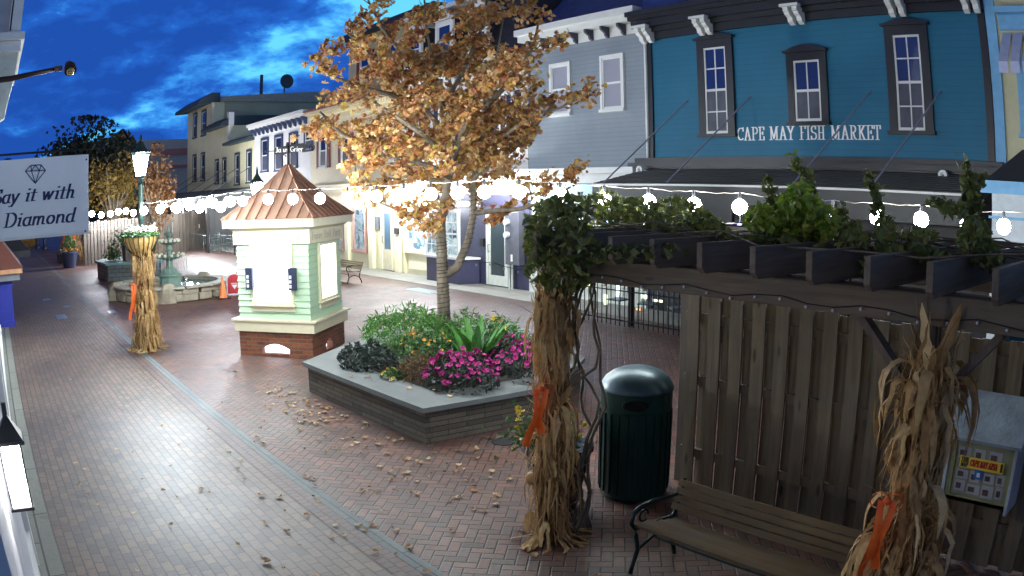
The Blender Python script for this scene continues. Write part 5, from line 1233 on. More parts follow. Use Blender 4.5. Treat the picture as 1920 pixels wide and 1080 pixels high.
def plant(name, label, cx, cy, rx, ry, h, n, size, m, shape='oval', seed=1, group=None, z0=.44, blossoms=None, cat='plant', stems=8):
    rn = random.Random(seed); t = thing(name, label, cat, (cx, cy, z0), 0, group); g = MB(); P = []
    for _ in range(n):
        a = rn.uniform(0, 6.28); r = math.sqrt(rn.random()); top = h*math.sqrt(max(.05, 1-.85*r*r))*(1+.18*math.sin(3*a+seed)); P.append((cx+rx*r*math.cos(a), cy+ry*r*math.sin(a), z0+top*(1-abs(rn.gauss(0,.28))) if rn.random() < .8 else z0+rn.random()*top*.6))
    P = [(x, y, max(z, z0+.01)) for x, y, z in P]; leaf_cloud(g, P, size, rn, shape); g.build('foliage', m, t)
    s = MB()
    for k in range(stems): a = rn.uniform(0,6.28); s.tube([(cx+.05*math.cos(a), cy+.05*math.sin(a), z0-.03), (cx+rx*.6*math.cos(a), cy+ry*.6*math.sin(a), z0+h*.7)], .006, 4)
    s.build('stem', mat('stem_green', (.05,.09,.03), .7), t)
    if blossoms:
        m2, nb, sz = blossoms; b_ = MB(); Q = []
        for _ in range(nb):
            a = rn.uniform(0, 6.28); r = math.sqrt(rn.random()); top = h*math.sqrt(max(.08, 1-.85*r*r))*(1+.18*math.sin(3*a+seed)); c = Vector((cx+rx*r*math.cos(a), cy+ry*r*math.sin(a), z0+top*rn.uniform(.9,1.08)))
            up = (Vector((c.x-cx, c.y-cy, .0))*.8+Vector((rn.gauss(0,.3),rn.gauss(0,.3),.5))).normalized(); u = up.orthogonal().normalized(); v = up.cross(u); vs = [c-up*sz*.15] + [c+(u*math.cos(2*PI*k/10)+v*math.sin(2*PI*k/10))*sz*(.5 if k % 2 else .36)+up*sz*.1 for k in range(10)]
            b_.add(vs, [(0, k+1, (k+1) % 10+1) for k in range(10)])
        b_.build('blossom', m2, t)
    return t
lg = island('leaf_bright', [(.06,.20,.03),(.11,.30,.05),(.08,.22,.05),(.16,.34,.07)]); dkl = island('leaf_dark', [(.03,.05,.045),(.05,.07,.06),(.02,.04,.03),(.07,.08,.07)]); rust = island('leaf_rust', [(.10,.05,.02),(.16,.08,.03),(.07,.06,.03),(.2,.12,.04)])
mag = island('petal_magenta', [(.38,.01,.15),(.50,.02,.24),(.30,.008,.15)], trans=.15); yelw = island('petal_yellow', [(.85,.65,.04),(.9,.72,.1)], trans=.1)
def at(px, py): q = gz(px, py, .5); return q.x, q.y
x, y = at(750,650); plant('leafy_shrub', 'bright green leafy shrub left of the tree trunk in the stone planter', x-.25, y+.35, .95, .75, .62, 1900, .12, lg, 'blade', 1)
x, y = at(690,682); plant('dark_foliage', 'dark grey green foliage at the left corner of the planting bed', x, y, .52, .42, .36, 800, .09, dkl, 'oval', 2)
x, y = at(850,728); plant('petunia', 'rounded magenta petunias at the front point of the stone planter', x-.12, y+.22, .54, .46, .44, 900, .07, dkl, 'oval', 3, 'magenta petunias', blossoms=(mag, 130, .085))
x, y = at(965,708); plant('petunia', 'magenta petunias farther right, next to the corn stalks', x-.1, y+.25, .60, .55, .50, 900, .07, dkl, 'oval', 4, 'magenta petunias', blossoms=(mag, 120, .085))
x, y = at(790,708); plant('rusty_plant', 'rusty brown seedy plant between the dark foliage and front petunias', x, y+.1, .50, .36, .36, 800, .09, rust, 'blade', 5)
x, y = at(735,705); plant('marigold', 'small clump of yellow flowers at the left front of the bed', x, y, .18, .15, .16, 160, .06, m_green, 'oval', 6, blossoms=(yelw, 9, .07))
x, y = at(800,668); plant('lantana', 'orange and yellow flowering plant in front of the tree trunk', x, y, .70, .40, .42, 900, .08, m_green, 'oval', 7, blossoms=(island('petal_orange', [(.7,.3,.05),(.75,.5,.08)]), 46, .06))
x, y = at(925,660); plant('yellow_rose', 'tall yellow flower head right of the canna leaves', x, y+.1, .22, .2, .55, 200, .09, m_green, 'oval', 8, blossoms=(yelw, 7, .11))
x, y = at(770,640); plant('leafy_shrub', 'low green shrub behind the trunk at the back of the bed', x+.7, y+.9, 1.1, .6, .50, 1400, .10, lg, 'blade', 12)
x, y = at(878,690); t = thing('canna', 'big upright green canna leaves right of the tree trunk', 'plant', (x, y, .44)); rn = random.Random(11); g = MB()
for k in range(34):
    a = rn.uniform(0, 6.28); d = Vector((math.cos(a), math.sin(a), 0)); b0 = Vector((x, y+.15, .44))+d*rn.uniform(0,.25); L = rn.uniform(.45,.80); lean = rn.uniform(.2,.75)
    P = [b0 + d*(L*lean*u*u) + Vector((0,0,L*(u-.22*lean*u*u))) for u in [i/8 for i in range(9)]]; g.ribbon(P, [.008+.055*math.sin(PI*min(1, u*.95+.03))**.8 for u in [i/8 for i in range(9)]], Vector((-d.y, d.x, .1)), .25)
g.build('foliage', island('canna_leaf', [(.05,.20,.03),(.09,.28,.05),(.06,.16,.05)]), t, True)

# ================================================================== AUTUMN TREE
TB = Vector((-11.28, 7.45, .40)); rn = random.Random(12)
T = thing('maple_tree', 'young autumn maple in orange leaf standing in the stone planter', 'tree', TB)
bark = mat('bark', srgb(116,106,90), .9, var=.5, scale=9, bump=1.0, bscale=22, stretch=(1,1,.35))
dT = math.hypot(TB.x, TB.y)
def tp(px, py, dd=0): q = gd(px, py, dT+dd); return q
trunk = MB(); twigs = []
def limb(P, R, n=8): trunk.tube(P, R, n); return P
main = limb([TB, tp(831,560), tp(829,490), tp(826,420), tp(838,350), tp(850,300)], [.115,.105,.092,.08,.066,.055], 12)
second = limb([tp(835,515), tp(858,500,.05), tp(878,450,.2), tp(888,400,.3), tp(886,350,.35), tp(893,310,.4), tp(905,250,.45), tp(915,190,.5), tp(930,110,.5), tp(945,30,.5)], [.08,.075,.062,.058,.052,.046,.04,.03,.022,.014])
mains = [second[4:]]
spec = [[(845,330,0),(838,270,0),(828,200,-.2),(815,130,-.3),(800,60,-.3),(795,-10,-.3)], [(846,335,0),(815,315,-.3),(770,300,-.6),(715,290,-.9),(650,300,-1.1)], [(840,345,0),(800,335,.3),(758,312,.6),(715,272,.9),(670,240,1.0)],
        [(828,240,-.1),(785,190,-.5),(740,150,-.8),(690,100,-1.0),(650,60,-1.1)], [(830,200,-.2),(870,130,.2),(900,60,.5),(915,-10,.6)], [(905,290,.4),(950,250,.2),(1000,215,.0),(1060,200,-.2)],
        [(890,330,.35),(940,300,.7),(990,255,1.0),(1040,190,1.2)], [(887,400,.3),(930,395,.2),(975,392,0),(1030,375,-.1),(1070,350,-.1)], [(828,430,0),(800,415,-.3),(765,400,-.4),(710,380,-.5)], [(912,200,.5),(960,150,.6),(1000,90,.6),(1010,40,.5)],
        [(820,160,-.3),(760,110,.1),(715,50,.4),(690,0,.6)], [(850,300,0),(870,240,-.9),(890,180,-1.4),(920,130,-1.6)], [(838,290,0),(790,250,-1.2),(745,220,-1.6),(700,190,-1.8)], [(842,310,0),(880,280,1.2),(900,240,1.7),(880,150,1.8)], [(785,190,-.5),(700,170,-.4),(640,150,-.3),(600,135,-.2)], [(715,290,-.9),(640,250,-.7),(600,210,-.5)]]
for s in spec:
    P = [tp(*q) for q in s]; n = len(P); limb(P, [.042*(1-i/n)+.008 for i in range(n)], 7); mains.append(P)
mains += [main[3:]]
def sub(P, depth):
    P = [Vector(p) for p in P]; L = sum((b-a).length for a, b in zip(P[:-1], P[1:]))
    k = int(L/(.30 if depth == 0 else .22))
    for i in range(k):
        u = (i+.6)/k*(len(P)-1); j = min(int(u), len(P)-2); p = P[j].lerp(P[j+1], u-j); d0 = (P[j+1]-P[j]).normalized()
        d = (d0*.5 + Vector((rn.gauss(0,1), rn.gauss(0,1), rn.gauss(0,.7)+.15)).normalized()).normalized(); l = rn.uniform(.4, .95) if depth == 0 else rn.uniform(.18, .42)
        Q = [p, p+d*l*.5+Vector((0,0,.02)), p+d*l+Vector((0,0,.06*l))+Vector((rn.gauss(0,.05),rn.gauss(0,.05),0))]
        trunk.tube(Q, [.012,.008,.003] if depth == 0 else [.005,.004,.002], 4, cap=False)
        if depth == 0: sub(Q, 1)
        for q in range(11 if depth else 8):
            uu = rn.uniform(.25, 1.05); pp = Q[0].lerp(Q[2], uu); twigs.append(pp + Vector((rn.gauss(0,.06), rn.gauss(0,.06), rn.gauss(0,.05)-.03)))
for P in mains: sub(P, 0)
trunk.build('trunk', bark, T, True)
# keep the crown inside the outline it has in the photograph
cC = tp(845, 215)
keep = [p for p in twigs if ((p-cC).x**2+(p-cC).y**2)/(2.6**2)+((p.z-cC.z)/(2.6 if p.z > cC.z else 1.95))**2 < 1.05]
rn.shuffle(keep); N_LEAF = 13500
g = MB(); leaf_cloud(g, [keep[i % len(keep)] + (Vector((rn.gauss(0,.05),)*3) if i >= len(keep) else Vector()) for i in range(min(N_LEAF, len(keep)*4))], .090, rn, 'maple', .5)
g.build('crown', island('maple_leaf', [srgb(186,108,60), srgb(216,162,96), srgb(190,134,80), srgb(232,200,140), srgb(150,92,68), srgb(218,172,98), srgb(204,180,86), srgb(156,78,58), srgb(232,212,156), srgb(208,156,104), srgb(166,116,84)], .6, .35), T)
print('LEAVES', len(keep), len(twigs))
# fairy-light wire wound up the trunk
t = thing('wire_lights', 'dark fairy light wire wound round the maple trunk', 'string lights', TB); g = MB(); P = []; n = 260
for i in range(n):
    z = .5+1.75*i/n; u = (z-TB.z)/(main[2].z-TB.z); c = TB.lerp(Vector(main[2]), min(u, 1)) if u < 1 else Vector(main[2]).lerp(Vector(main[3]), min(1, (z-main[2].z)/(main[3].z-main[2].z)))
    a = i*.62+1.6*math.sin(i*.11)+.7*math.sin(i*.37); P.append(Vector((c.x, c.y, z))+Vector((math.cos(a), math.sin(a), 0))*(.124-.02*u))
g.tube(P, .006, 4); g.build('wire', black, t)
P2 = []; sB = [Vector(q) for q in second[1:5]]
for i in range(150):
    u = i/150*3; j = int(u); c = sB[j].lerp(sB[j+1], u-j); a = i*.7; P2.append(c+Vector((math.cos(a), math.sin(a), 0))*.075)
MB().tube(P2, .006, 4).build('wire', black, t)

# ================================================================== STRING LIGHTS ON A CABLE FROM THE LAMP POST TO THE RIGHT
rat = [(270,395),(300,392),(328,389),(355,386),(378,384),(400,381),(428,378),(455,377),(503,374),(549,373),(600,372),(652,370),(706,368),(757,366),(808,364),(858,362),(908,360),(973,360),(1050,366),(1133,373),(1216,378),(1301,384),(1387,388),(1475,396),(1562,403),(1645,407),(1727,412),(1808,420),(1882,425)]
S0, S1 = Vector((-16.0, 3.27, 0)), Vector((-1.2, 8.15, 0)); sd = S1-S0
def on_line(px, py):
    d = ray(px, py); den = d.x*sd.y - d.y*sd.x; tt = (S0.x*sd.y - S0.y*sd.x)/den; q = CO + d*tt; return q
bulbs = [on_line(*q) for q in rat]
t = thing('festoon_cable', 'wavy pale cable of round bulbs strung from the street lamp across to the right', 'cable', (-8, 5.5, 2.9))
P = []
for a, c in zip(bulbs[:-1], bulbs[1:]):
    for i in range(6): u = i/6; q = a.lerp(c, u); q.z += .155 - .02*math.sin(PI*u) + .008*math.sin(u*20); P.append(q)
P.append(bulbs[-1]+Vector((0,0,.155))); e_ = bulbs[-1] + (bulbs[-1]-bulbs[-2])*2; P.append(e_+Vector((0,0,.15)))
P.insert(0, Vector((LP.x+.05, LP.y, bulbs[0].z+.17)))
MB().tube(P, .0055, 5).build('wire', mat('pale_cable', srgb(120,114,104), .5), t)
bm_w, bm_b, bm_v = emit('bulb_white', (.92,.97,.98), BULB), emit('bulb_blue', (.35,.45,1), 40), emit('bulb_violet', (.14,.10,1), 12)
names = ['third','fourth']
def bulb(p, m, r, label, grp='round white festoon bulbs'):
    t = thing('light_bulb', label, 'light bulb', p, 0, grp); MB().sphere(p, r, 14, 9).build('globe', m, t, True)
    MB().tube([p+Vector((0,0,r*.9)), p+Vector((0,0,.15))], [.022,.016], 8).build('socket', black, t); return t
place = {0:'tucked against the lamp post',1:'just right of the lamp post',2:'second right of the lamp post',3:'above the fountain, left of centre',4:'above the far cafe chairs',5:'fifth from the lamp post towards the kiosk',6:'just left of the copper roof edge',7:'over the left slope of the copper roof',8:'left of centre over the copper roof',9:'right of centre over the copper roof',10:'over the right slope of the copper roof',
 11:'between the kiosk roof and the maple leaves',12:'among the leftmost low maple leaves',13:'second among the maple leaves from the left',14:'left of the maple trunk',15:'right of the maple trunk',16:'below the maple crown, left of the brightest one',17:'bright beneath the right side of the maple crown',18:'at the right edge of the maple leaves',19:'leftmost above the pergola vine',20:'second above the pergola vine',21:'under the wall lettering, third above the pergola',22:'right of the third pergola bulb, above the violet light',24:'dim bluish, right of the brightest vine clump',25:'below the third awning rod foot',26:'right of the awning rod foot, second white one from the right clump',27:'blue tinted, inside the right hand vine sprig',28:'rightmost, in front of the white porch panel'}
for i, p in enumerate(bulbs):
    if i == 23: continue
    bulb(p, bm_b if i in (24, 27) else bm_w, .05 if i in (24,27) else .082, 'glowing festoon bulb ' + place[i])
p = gy(1390, 430, 6.4); bulb(p, bm_v, .06, 'deep violet glowing bulb low on the pergola top', None)
# distant lights along the far fence
for i, (px, py) in enumerate([(172,401),(190,403),(207,401),(222,397),(236,396),(250,399)]):
    p = gd(px, py, 40.2); bulb(p, emit('far_bulb', (.9,.92,1), 160), .15, ['far bluish bulb beside the hanging sign edge','far bulb second from the hanging sign','far bulb third from the hanging sign','far bulb above the middle of the board fence','far bulb near the lamp post basket','far bulb closest to the lamp post'][i], 'small distant bulbs over the far fence')
for i, (px, py) in enumerate([(286,388),(308,384),(332,392),(352,381),(374,390),(394,379),(414,388),(432,378)]):
    p = gy(px, py, F-2.7); bulb(p, emit('far_bulb2', (.95,.96,1), 110), .26, 'awning edge globe ' + ['farthest left, by the lamp post','second from the lamp post','third from the lamp post, set lower','left of the middle of the dark awning','in the middle of the dark awning, set lower','third before the kiosk roof','second before the kiosk roof','closest to the kiosk roof'][i], 'globes along the far awning edge')
# lights under the shop cornices
for i, (px, py) in enumerate([(655,378),(710,372),(745,385),(790,352),(800,385),(905,355),(973,362)]):
    p = gy(px, py, F-.75); bulb(p, emit('shop_lamp', (.94,.97,1), 620), .085, 'shopfront lamp ' + ['above the first window right of the kiosk','above the teal display window','above the cream shop door','high above the bright display window','left of the maple trunk above the display','over the many paned bay','over the glass door by the meters'][i], 'lamps over the shop windows')
# ================================================================== PERGOLA
pw_ = wood('pergola_wood_x', srgb(120,104,86), axis=0); py_w = wood('pergola_wood_y', srgb(122,108,92), axis=1); pz_w = wood('pergola_wood_z', srgb(110,96,84), axis=2)
t = PG = thing('pergola', 'weathered timber pergola with a climbing vine along its rafters', 'pergola', (-3.6, 5.2, 0))
MB().box(-5.04, 1.6, 4.27, 4.33, 2.28, 2.455).build('beam', pw_, t, bevel=.006)
MB().box(-5.04, 1.6, 4.46, 4.52, 2.28, 2.455).build('beam', pw_, t, bevel=.006)
MB().box(-5.2, 1.6, 6.16, 6.24, 2.28, 2.455).build('beam', pw_, t, bevel=.006)
MB().box(-5.2, 1.6, 6.63, 6.67, 2.50, 2.66).build('fascia_board', pw_, t, bevel=.006)
xs = [-4.82+.41*i for i in range(16)]
for i, x in enumerate(xs):
    y0, y1 = 4.02, 6.62; g = MB()
    pr_ = [(y0,2.66),(y0,2.50),(y0+.04,2.462),(y1-.04,2.462),(y1,2.50),(y1,2.66)]
    rr = random.Random(i); dx = rr.uniform(-.012,.012)
    g.extr([(x-.022+dx, a, z) for a, z in pr_], (.045, 0, 0)); g.build('rafter', py_w, t, bevel=.004)
for x, y in ((-4.98,4.40),(-5.05,6.22),(-1.66,4.40),(-1.66,6.26),(1.4,4.40),(1.4,6.22)):
    MB().box(x-.06, x+.06, y-.06 if y > 5 else y-.068, y+.06, 0, 2.28 if y > 5 else 2.45).build('post', pz_w, t, bevel=.006)
for x, sx in ((-1.66,-1),(-1.66,1)): MB().bar((x+sx*.03, 4.395, 1.78), (x+sx*.50, 4.395, 2.27), .05, .09, (0,1,0)).build('brace', pz_w, t)
# board fence closing the back of the pergola: overlapping boards on both sides of the rails
FZ = [(-4.98,2.02),(-.2,1.90)]
t = thing('board_fence', 'dark weathered board on board fence behind the slatted bench', 'fence', (-2.5, 6.1, 0))
fw = wood('fence_wood', srgb(122,106,82), grain=16); rnf = random.Random(6)
x = -4.93; i = 0
while x < 1.9:
    w_ = .145 if i % 2 == 0 else .15; y = 6.05 if i % 2 == 0 else 6.115; zt_ = (2.03-.026*(x+4.98))*(1 if i % 2 == 0 else .985)+rnf.uniform(-.012,.012)
    MB().box(x, x+w_, y, y+.022, .04, zt_).build('board', fw, t); x += .125 if i % 2 == 0 else .137; i += 1
for z in (.35, 1.1, 1.72): MB().box(-4.98, 1.9, 6.078, 6.112, z, z+.09).build('rail', fw, t)
# litter bin
tg = mat('bin_green', srgb(22,58,52), .35, .2, var=.15, scale=4); TC = Vector((-5.17, 5.60, 0))
t = thing('litter_bin', 'large dark green domed litter bin with an oval slot, left of the fence', 'litter bin', TC)
g = MB(); g.lathe(TC, [(.33,.02),(.345,.06),(.345,.90),(.352,.91),(.352,1.09),(.34,1.10)], 48); g.build('body', tg, t, 'auto')
g = MB()
for k in range(24):
    a = 2*PI*k/24; g.bar((TC.x+.345*math.cos(a), TC.y+.345*math.sin(a), .08), (TC.x+.345*math.cos(a), TC.y+.345*math.sin(a), .89), .012, .03, (math.cos(a), math.sin(a), 0))
g.build('slats', tg, t)
MB().lathe(TC, [(.36,1.085),(.365,1.10),(.362,1.115),(.345,1.15),(.31,1.205),(.25,1.25),(.17,1.285),(.08,1.30),(.01,1.302)], 48).build('dome', mat('dome_green', srgb(70,92,98), .36, .35, var=.1, scale=3), t, True)
d = Vector((-TC.x, -TC.y, 0)).normalized(); s = Vector((-d.y, d.x, 0)); g = MB()
P = [TC + d*.358 + s*(.11*max(-1, min(1, 1.25*math.cos(a))))*1 + Vector((0,0,.985-.0+.045*max(-1, min(1, 1.4*math.sin(a))))) - d*(.02*abs(math.cos(a))**2) for a in [2*PI*k/20 for k in range(20)]]
P = [q + Vector((0,0,.015)) for q in P]
g.extr(P, d*.01); g.build('slot', mat('slot_black', (.002,.002,.002), .8), t)
MB().tube([TC + d*.366 + s*(.125*math.cos(a)) - d*(.022*math.cos(a)**2) + Vector((0,0,1.0+.06*math.sin(a))) for a in [2*PI*k/24 for k in range(25)]], .008, 6).build('slot_rim', tg, t, True)
# slatted bench
def slat_bench(loc, rz, L, label, slat_m, iron_m, h_back=.76):
    t = thing('slatted_bench', label, 'bench', loc, rz, None); M_ = Matrix.Translation(Vector(loc)) @ Matrix.Rotation(rz, 4, 'Z')
    for i in range(6): y = .02+i*.076; z = .43-.012*i; xf(MB().box(-L/2, L/2, y, y+.062, z-.026, z), M_).build('seat_slat', slat_m, t, bevel=.004)
    for i in range(4):
        a = i*.069+.02; y = .455+a*.34; z = .42+a*.90
        xf(MB().extr([(-L/2, y, z), (-L/2, y+.024, z-.009), (-L/2, y+.024+.022, z-.009+.05), (-L/2, y+.022, z+.05)], (L,0,0)), M_).build('back_slat', slat_m, t, bevel=.003)
    for x in (-L/2+.03, L/2-.03):
        g = MB()
        g.tube([(x,-.02,0),(x,0,.06),(x,.05,.20),(x,.02,.34),(x,.0,.40),(x,.22,.385),(x,.47,.37),(x,.54,.53),(x,.585,.68)], [.02,.018,.02,.018,.018,.018,.022,.018,.016], 8)
        g.tube([(x,.52,0),(x,.50,.08),(x,.43,.2),(x,.47,.37)], .02, 8); g.tube([(x,.05,.2),(x,.24,.27),(x,.43,.2)], .014, 6)
        xf(g, M_).build('leg_frame', iron_m, t, True)
        g = MB(); g.tube([(x,.0,.40),(x,-.04,.46),(x,-.02,.54),(x,.06,.575),(x,.20,.585),(x,.35,.57),(x,.50,.56)], [.016,.018,.02,.022,.02,.016,.014], 8)
        g.tube([(x,.10+.05*math.cos(a/10),.49+.05*math.sin(a/10)) for a in range(0, 60, 6)], .010, 6)
        xf(g, M_).build('armrest', iron_m, t, True)
    g = MB(); g.tube([(-L/2+.03,.25,.25),(L/2-.03,.25,.25)], .010, 6); xf(g, M_).build('stretcher', iron_m, t); return t
slat_m = wood('bench_wood', srgb(112,90,56), axis=0, grain=12)
gi = mat('bench_iron', srgb(20,46,44), .3, .4)
slat_bench((-2.96, 4.27, 0), 0, 1.95, 'long wooden slatted bench with dark iron arm in the lower right', slat_m, gi, .72)
slat_bench((-24.35, 11.75, 0), 0, 1.8, 'distant slatted bench with black iron arm just right of the kiosk', wood('bench_wood_pale', srgb(170,150,110), axis=0), mat('bench_black', (.01,.01,.014), .35, .3))
# planted pot and bundles on the pergola posts
p = Vector((-5.42, 4.80, 0)); t = thing('flower_pot', 'tall dark blue glazed pot of yellow pansies behind the nearest corn stalks', 'flower pot', p)
MB().lathe(p, [(.18,0),(.21,.05),(.31,.56),(.345,.59),(.345,.64),(.30,.64),(.28,.59),(.02,.58)], 30).build('pot', mat('pot_glaze', srgb(54,60,76), .25, var=.1), t, 'auto')
g = MB(); rn = random.Random(31); leaf_cloud(g, [(p.x-.08+rn.gauss(0,.17), p.y-.10+rn.gauss(0,.17), .62+abs(rn.gauss(0,.15))) for _ in range(420)], .07, rn); g.build('foliage', m_green, t)
g = MB()
for dx, dy, dz in ((-.26,-.26,.98),(-.20,-.28,.95),(-.30,-.22,.86),(-.22,-.30,.80),(.2,.16,.84),(.24,.05,.76),(-.27,-.25,.76),(-.33,-.2,.93)):
    c = p+Vector((dx,dy,dz)); leaf_cloud(g, [c+Vector((rn.gauss(0,.014),rn.gauss(0,.014),rn.gauss(0,.012))) for _ in range(9)], .055, rn)
g.build('blossom', yelw, t)
corn_bundle('corn_stalk_bundle', 'nearest corn stalks, tied to the left pergola post beside the litter bin', -4.88, 4.26, 2.28, 1.42, .15, .065, .13, 41, 440, True, 1.0, droop=.6)
bow('bright orange bow with two long tails on the nearest corn stalks', -4.81, 4.08, 1.42, (.66,.75,0), 8, .50, .95)
corn_bundle('corn_stalk_bundle', 'corn stalks at the lower right, tied to the post beside the map box', -1.60, 4.26, 2.16, 1.36, .27, .07, .15, 43, 560, True, 1.15, droop=.95)
bow('orange bow on the corn stalks at the lower right beside the bench', -1.68, 4.05, 1.30, (.94,.35,0), 9, .60, .95)
for x, y, z, lb in ((-5.12,4.36,.66,'small orange gourd among the husks, right of the yellow pansies'),(-4.93,4.10,.60,'tan gourd tucked low in the nearest corn stalks')):
    tg_ = thing('gourd', lb, 'gourd', (x,y,z)); MB().lathe((x,y,z), [(.01,-.055),(.05,-.045),(.068,0),(.05,.04),(.015,.052)], 20, lambda a, zz_: 1+.05*abs(math.sin(a*4))).build('flesh', mat('gourd_orange', srgb(206,112,44), .45) if 'small' in lb else mat('gourd_tan', srgb(176,136,84), .5), tg_, True)
    MB().tube([(x,y,z+.05),(x+.01,y,z+.085)], .008, 6).build('stem', stalkm, tg_)
# map box
MX0, MX1, MY = -1.96, -1.22, 5.86
t = thing('map_box', 'pale painted wooden map box with sloping lid and yellow label on the fence', 'map box', (-1.6, 6.0, .7))
mb_p = mat('box_paint', srgb(176,186,190), .6, var=.2, scale=4, bump=.2)
BX0, BX1, Z0, Z1 = -1.86, -1.27, .70, 1.27
g = MB(); g.box(BX0-.03, BX0, 5.72, 6.05, Z0-.04, Z1); g.box(BX1, BX1+.03, 5.72, 6.05, Z0-.04, Z1); g.build('side_panel', mb_p, t, bevel=.003)
MB().box(BX0, BX1, 5.99, 6.04, Z0, Z1).box(BX0, BX1, 5.74, 5.99, Z0, Z0+.03).build('back_panel', mat('box_inside', srgb(150,150,120), .7, var=.25), t)
MB().extr([(BX0-.07,5.66,1.235),(BX0-.07,6.04,1.53),(BX0-.07,6.06,1.51),(BX0-.07,5.67,1.21)], (BX1-BX0+.14,0,0)).build('lid', mat('lid_paint', srgb(160,176,186), .5, var=.35, scale=5, bump=.2), t)
def gbox(y, x0, x1, z0, z1, nm, m, par, d=.004): return MB().box(x0, x1, y-d, y, z0, z1).build(nm, m, par)
g = MB(); y = 5.76
g.box(BX0, BX0+.05, y-.02, y, Z0, Z1-.05); g.box(BX1-.05, BX1, y-.02, y, Z0, Z1-.05); g.box(BX0+.05, BX1-.05, y-.02, y, Z0, Z0+.05); g.box(BX0+.05, BX1-.05, y-.02, y, Z1-.08, Z1-.04)
dr = g.build('door_frame', mat('box_green', srgb(140,142,104), .6, var=.2), t)
gbox(y+.004, BX0+.05, BX1-.05, Z0+.05, Z1-.08, 'backing', mat('backing', srgb(150,152,126), .7), dr)
rr = random.Random(4); g1_, g2_ = MB(), MB()
pp_ = [(.08,.10,.10,.09),(.20,.09,.12,.08),(.34,.08,.11,.10),(.47,.09,.08,.10),(.08,.20,.11,.08),(.21,.19,.09,.09),(.34,.20,.10,.08),(.46,.20,.08,.09),(.07,.37,.12,.09),(.22,.37,.10,.09),(.36,.37,.12,.09)]
for a, bb_, w2, h2 in pp_:
    g1_.box(BX0+a, BX0+a+w2, y-.006, y-.001, Z0+bb_-.02, Z0+bb_-.02+h2); g2_.box(BX0+a+.012, BX0+a+w2*.6, y-.008, y-.0065, Z0+bb_, Z0+bb_+h2*.5)
g1_.build('leaflet', mat('leaflet_grey', srgb(176,178,180), .5), dr); g2_.build('leaflet_picture', mat('leaflet_pic', srgb(86,70,72), .5, var=.5, scale=20), dr)
lz0, lz1 = Z0+.285, Z0+.375
lab = MB().box(BX0+.10, BX1-.075, y-.028, y-.022, lz0, lz1).build('label_strip', mat('label_yellow', srgb(240,206,60), .5), dr)
letters('CAPE MAY AREA', (BX0+.20, y-.0285, lz0+.022), (1,0,0), (0,0,1), .05, (.20,.12), sx=.255/(.05*textwidth('CAPE MAY AREA')), slant=.12, out=(0,-1,0), thick=.001).build('lettering', mat('letter_red', srgb(170,36,24), .5), lab)
for tx, zz_ in (('FREE', lz0+.048), ('MAP', lz0+.008)): letters(tx, (BX0+.115, y-.0285, zz_), (1,0,0), (0,0,1), .034, (.22,.14), sx=.066/(.034*textwidth(tx)), out=(0,-1,0), thick=.001).build('lettering', mat('letter_ink', (.02,.02,.02), .5), lab)
MB().box(BX1-.108, BX1-.086, y-.031, y-.0285, lz0+.012, lz1-.01).build('phone_mark', mat('letter_ink', (.02,.02,.02), .5), lab)
MB().box(BX0+.25, BX0+.325, y-.012, y-.008, lz0-.085, lz0-.01).build('blue_badge', mat('badge_blue', srgb(44,104,196), .5), dr); MB().box(BX0+.272, BX0+.303, y-.0145, y-.0125, lz0-.065, lz0-.03).build('badge_mark', white, dr)
p = gy(1690, 860, 5.98); tg2 = thing('notice_frame', 'narrow dark green notice frame half hidden behind the lower right corn stalks', 'notice', (p.x, 6.0, .9))
MB().box(p.x-.02, p.x+.17, 5.96, 6.03, .72, 1.3).build('frame', mat('frame_green', (.01,.05,.05), .4), tg2)
g = MB()
for i in range(4): g.box(p.x+.0, p.x+.13, 5.952, 5.959, .80+i*.12, .812+i*.12)
g.build('print_line', mat('print_pale', (.3,.4,.4), .5), tg2)
# black terrace railing in front of the fish market
gk = mat('rail_black', (.012,.012,.016), .35, .4)
A, B_ = gz(1095, 588), gz(1268, 630)
iron_fence('terrace_railing', 'black hooped iron railing seen through the pergola above the litter bin', (-13.6,12.6,0), (-4.3,12.6,0), .95, .14, gk)
for i, x in enumerate((-12.9,-12.0,-11.1)):
    cafe_chair(x, 13.3, .5*i, 'dark terrace chair behind the hooped railing, ' + ('left of three','middle of three','right of three')[i], 'chairs behind the hooped railing')
for i, (px, py, ww, hh, c) in enumerate([(1157,545,.14,.3,(.7,.9,1)),(1180,560,.1,.22,(.7,1,.5)),(1207,555,.16,.12,(.9,.9,.8)),(1232,564,.3,.05,(.9,.95,.7)),(1196,580,.12,.05,(1,.4,.15)),(1135,562,.1,.25,(.8,.9,.6)),(1103,532,.1,.1,(.8,1,.3))]):
    p = gy(px, py, 14.2); tag(MB().box(p.x-ww/2, p.x+ww/2, p.y, p.y+.03, p.z-hh/2, p.z+hh/2).build('glowing_display', emit('terr%d' % i, c, 1.6)),
        ['tall pale lit pane behind the hooped railing','greenish lit pane behind the railing','broad cream lit pane right of the green one','thin horizontal lit strip at the right of the railing','small orange red light low behind the railing','narrow yellow green pane at the left of the railing','tiny yellow green light by the left pergola post'][i], 'lit panel', 'lit panes behind the hooped railing')
iron_fence('shop_railing', 'black iron railing with white banners in front of the display windows', (-31.6,13.75,0), (-28.3,13.75,0), .85, .16, gk)
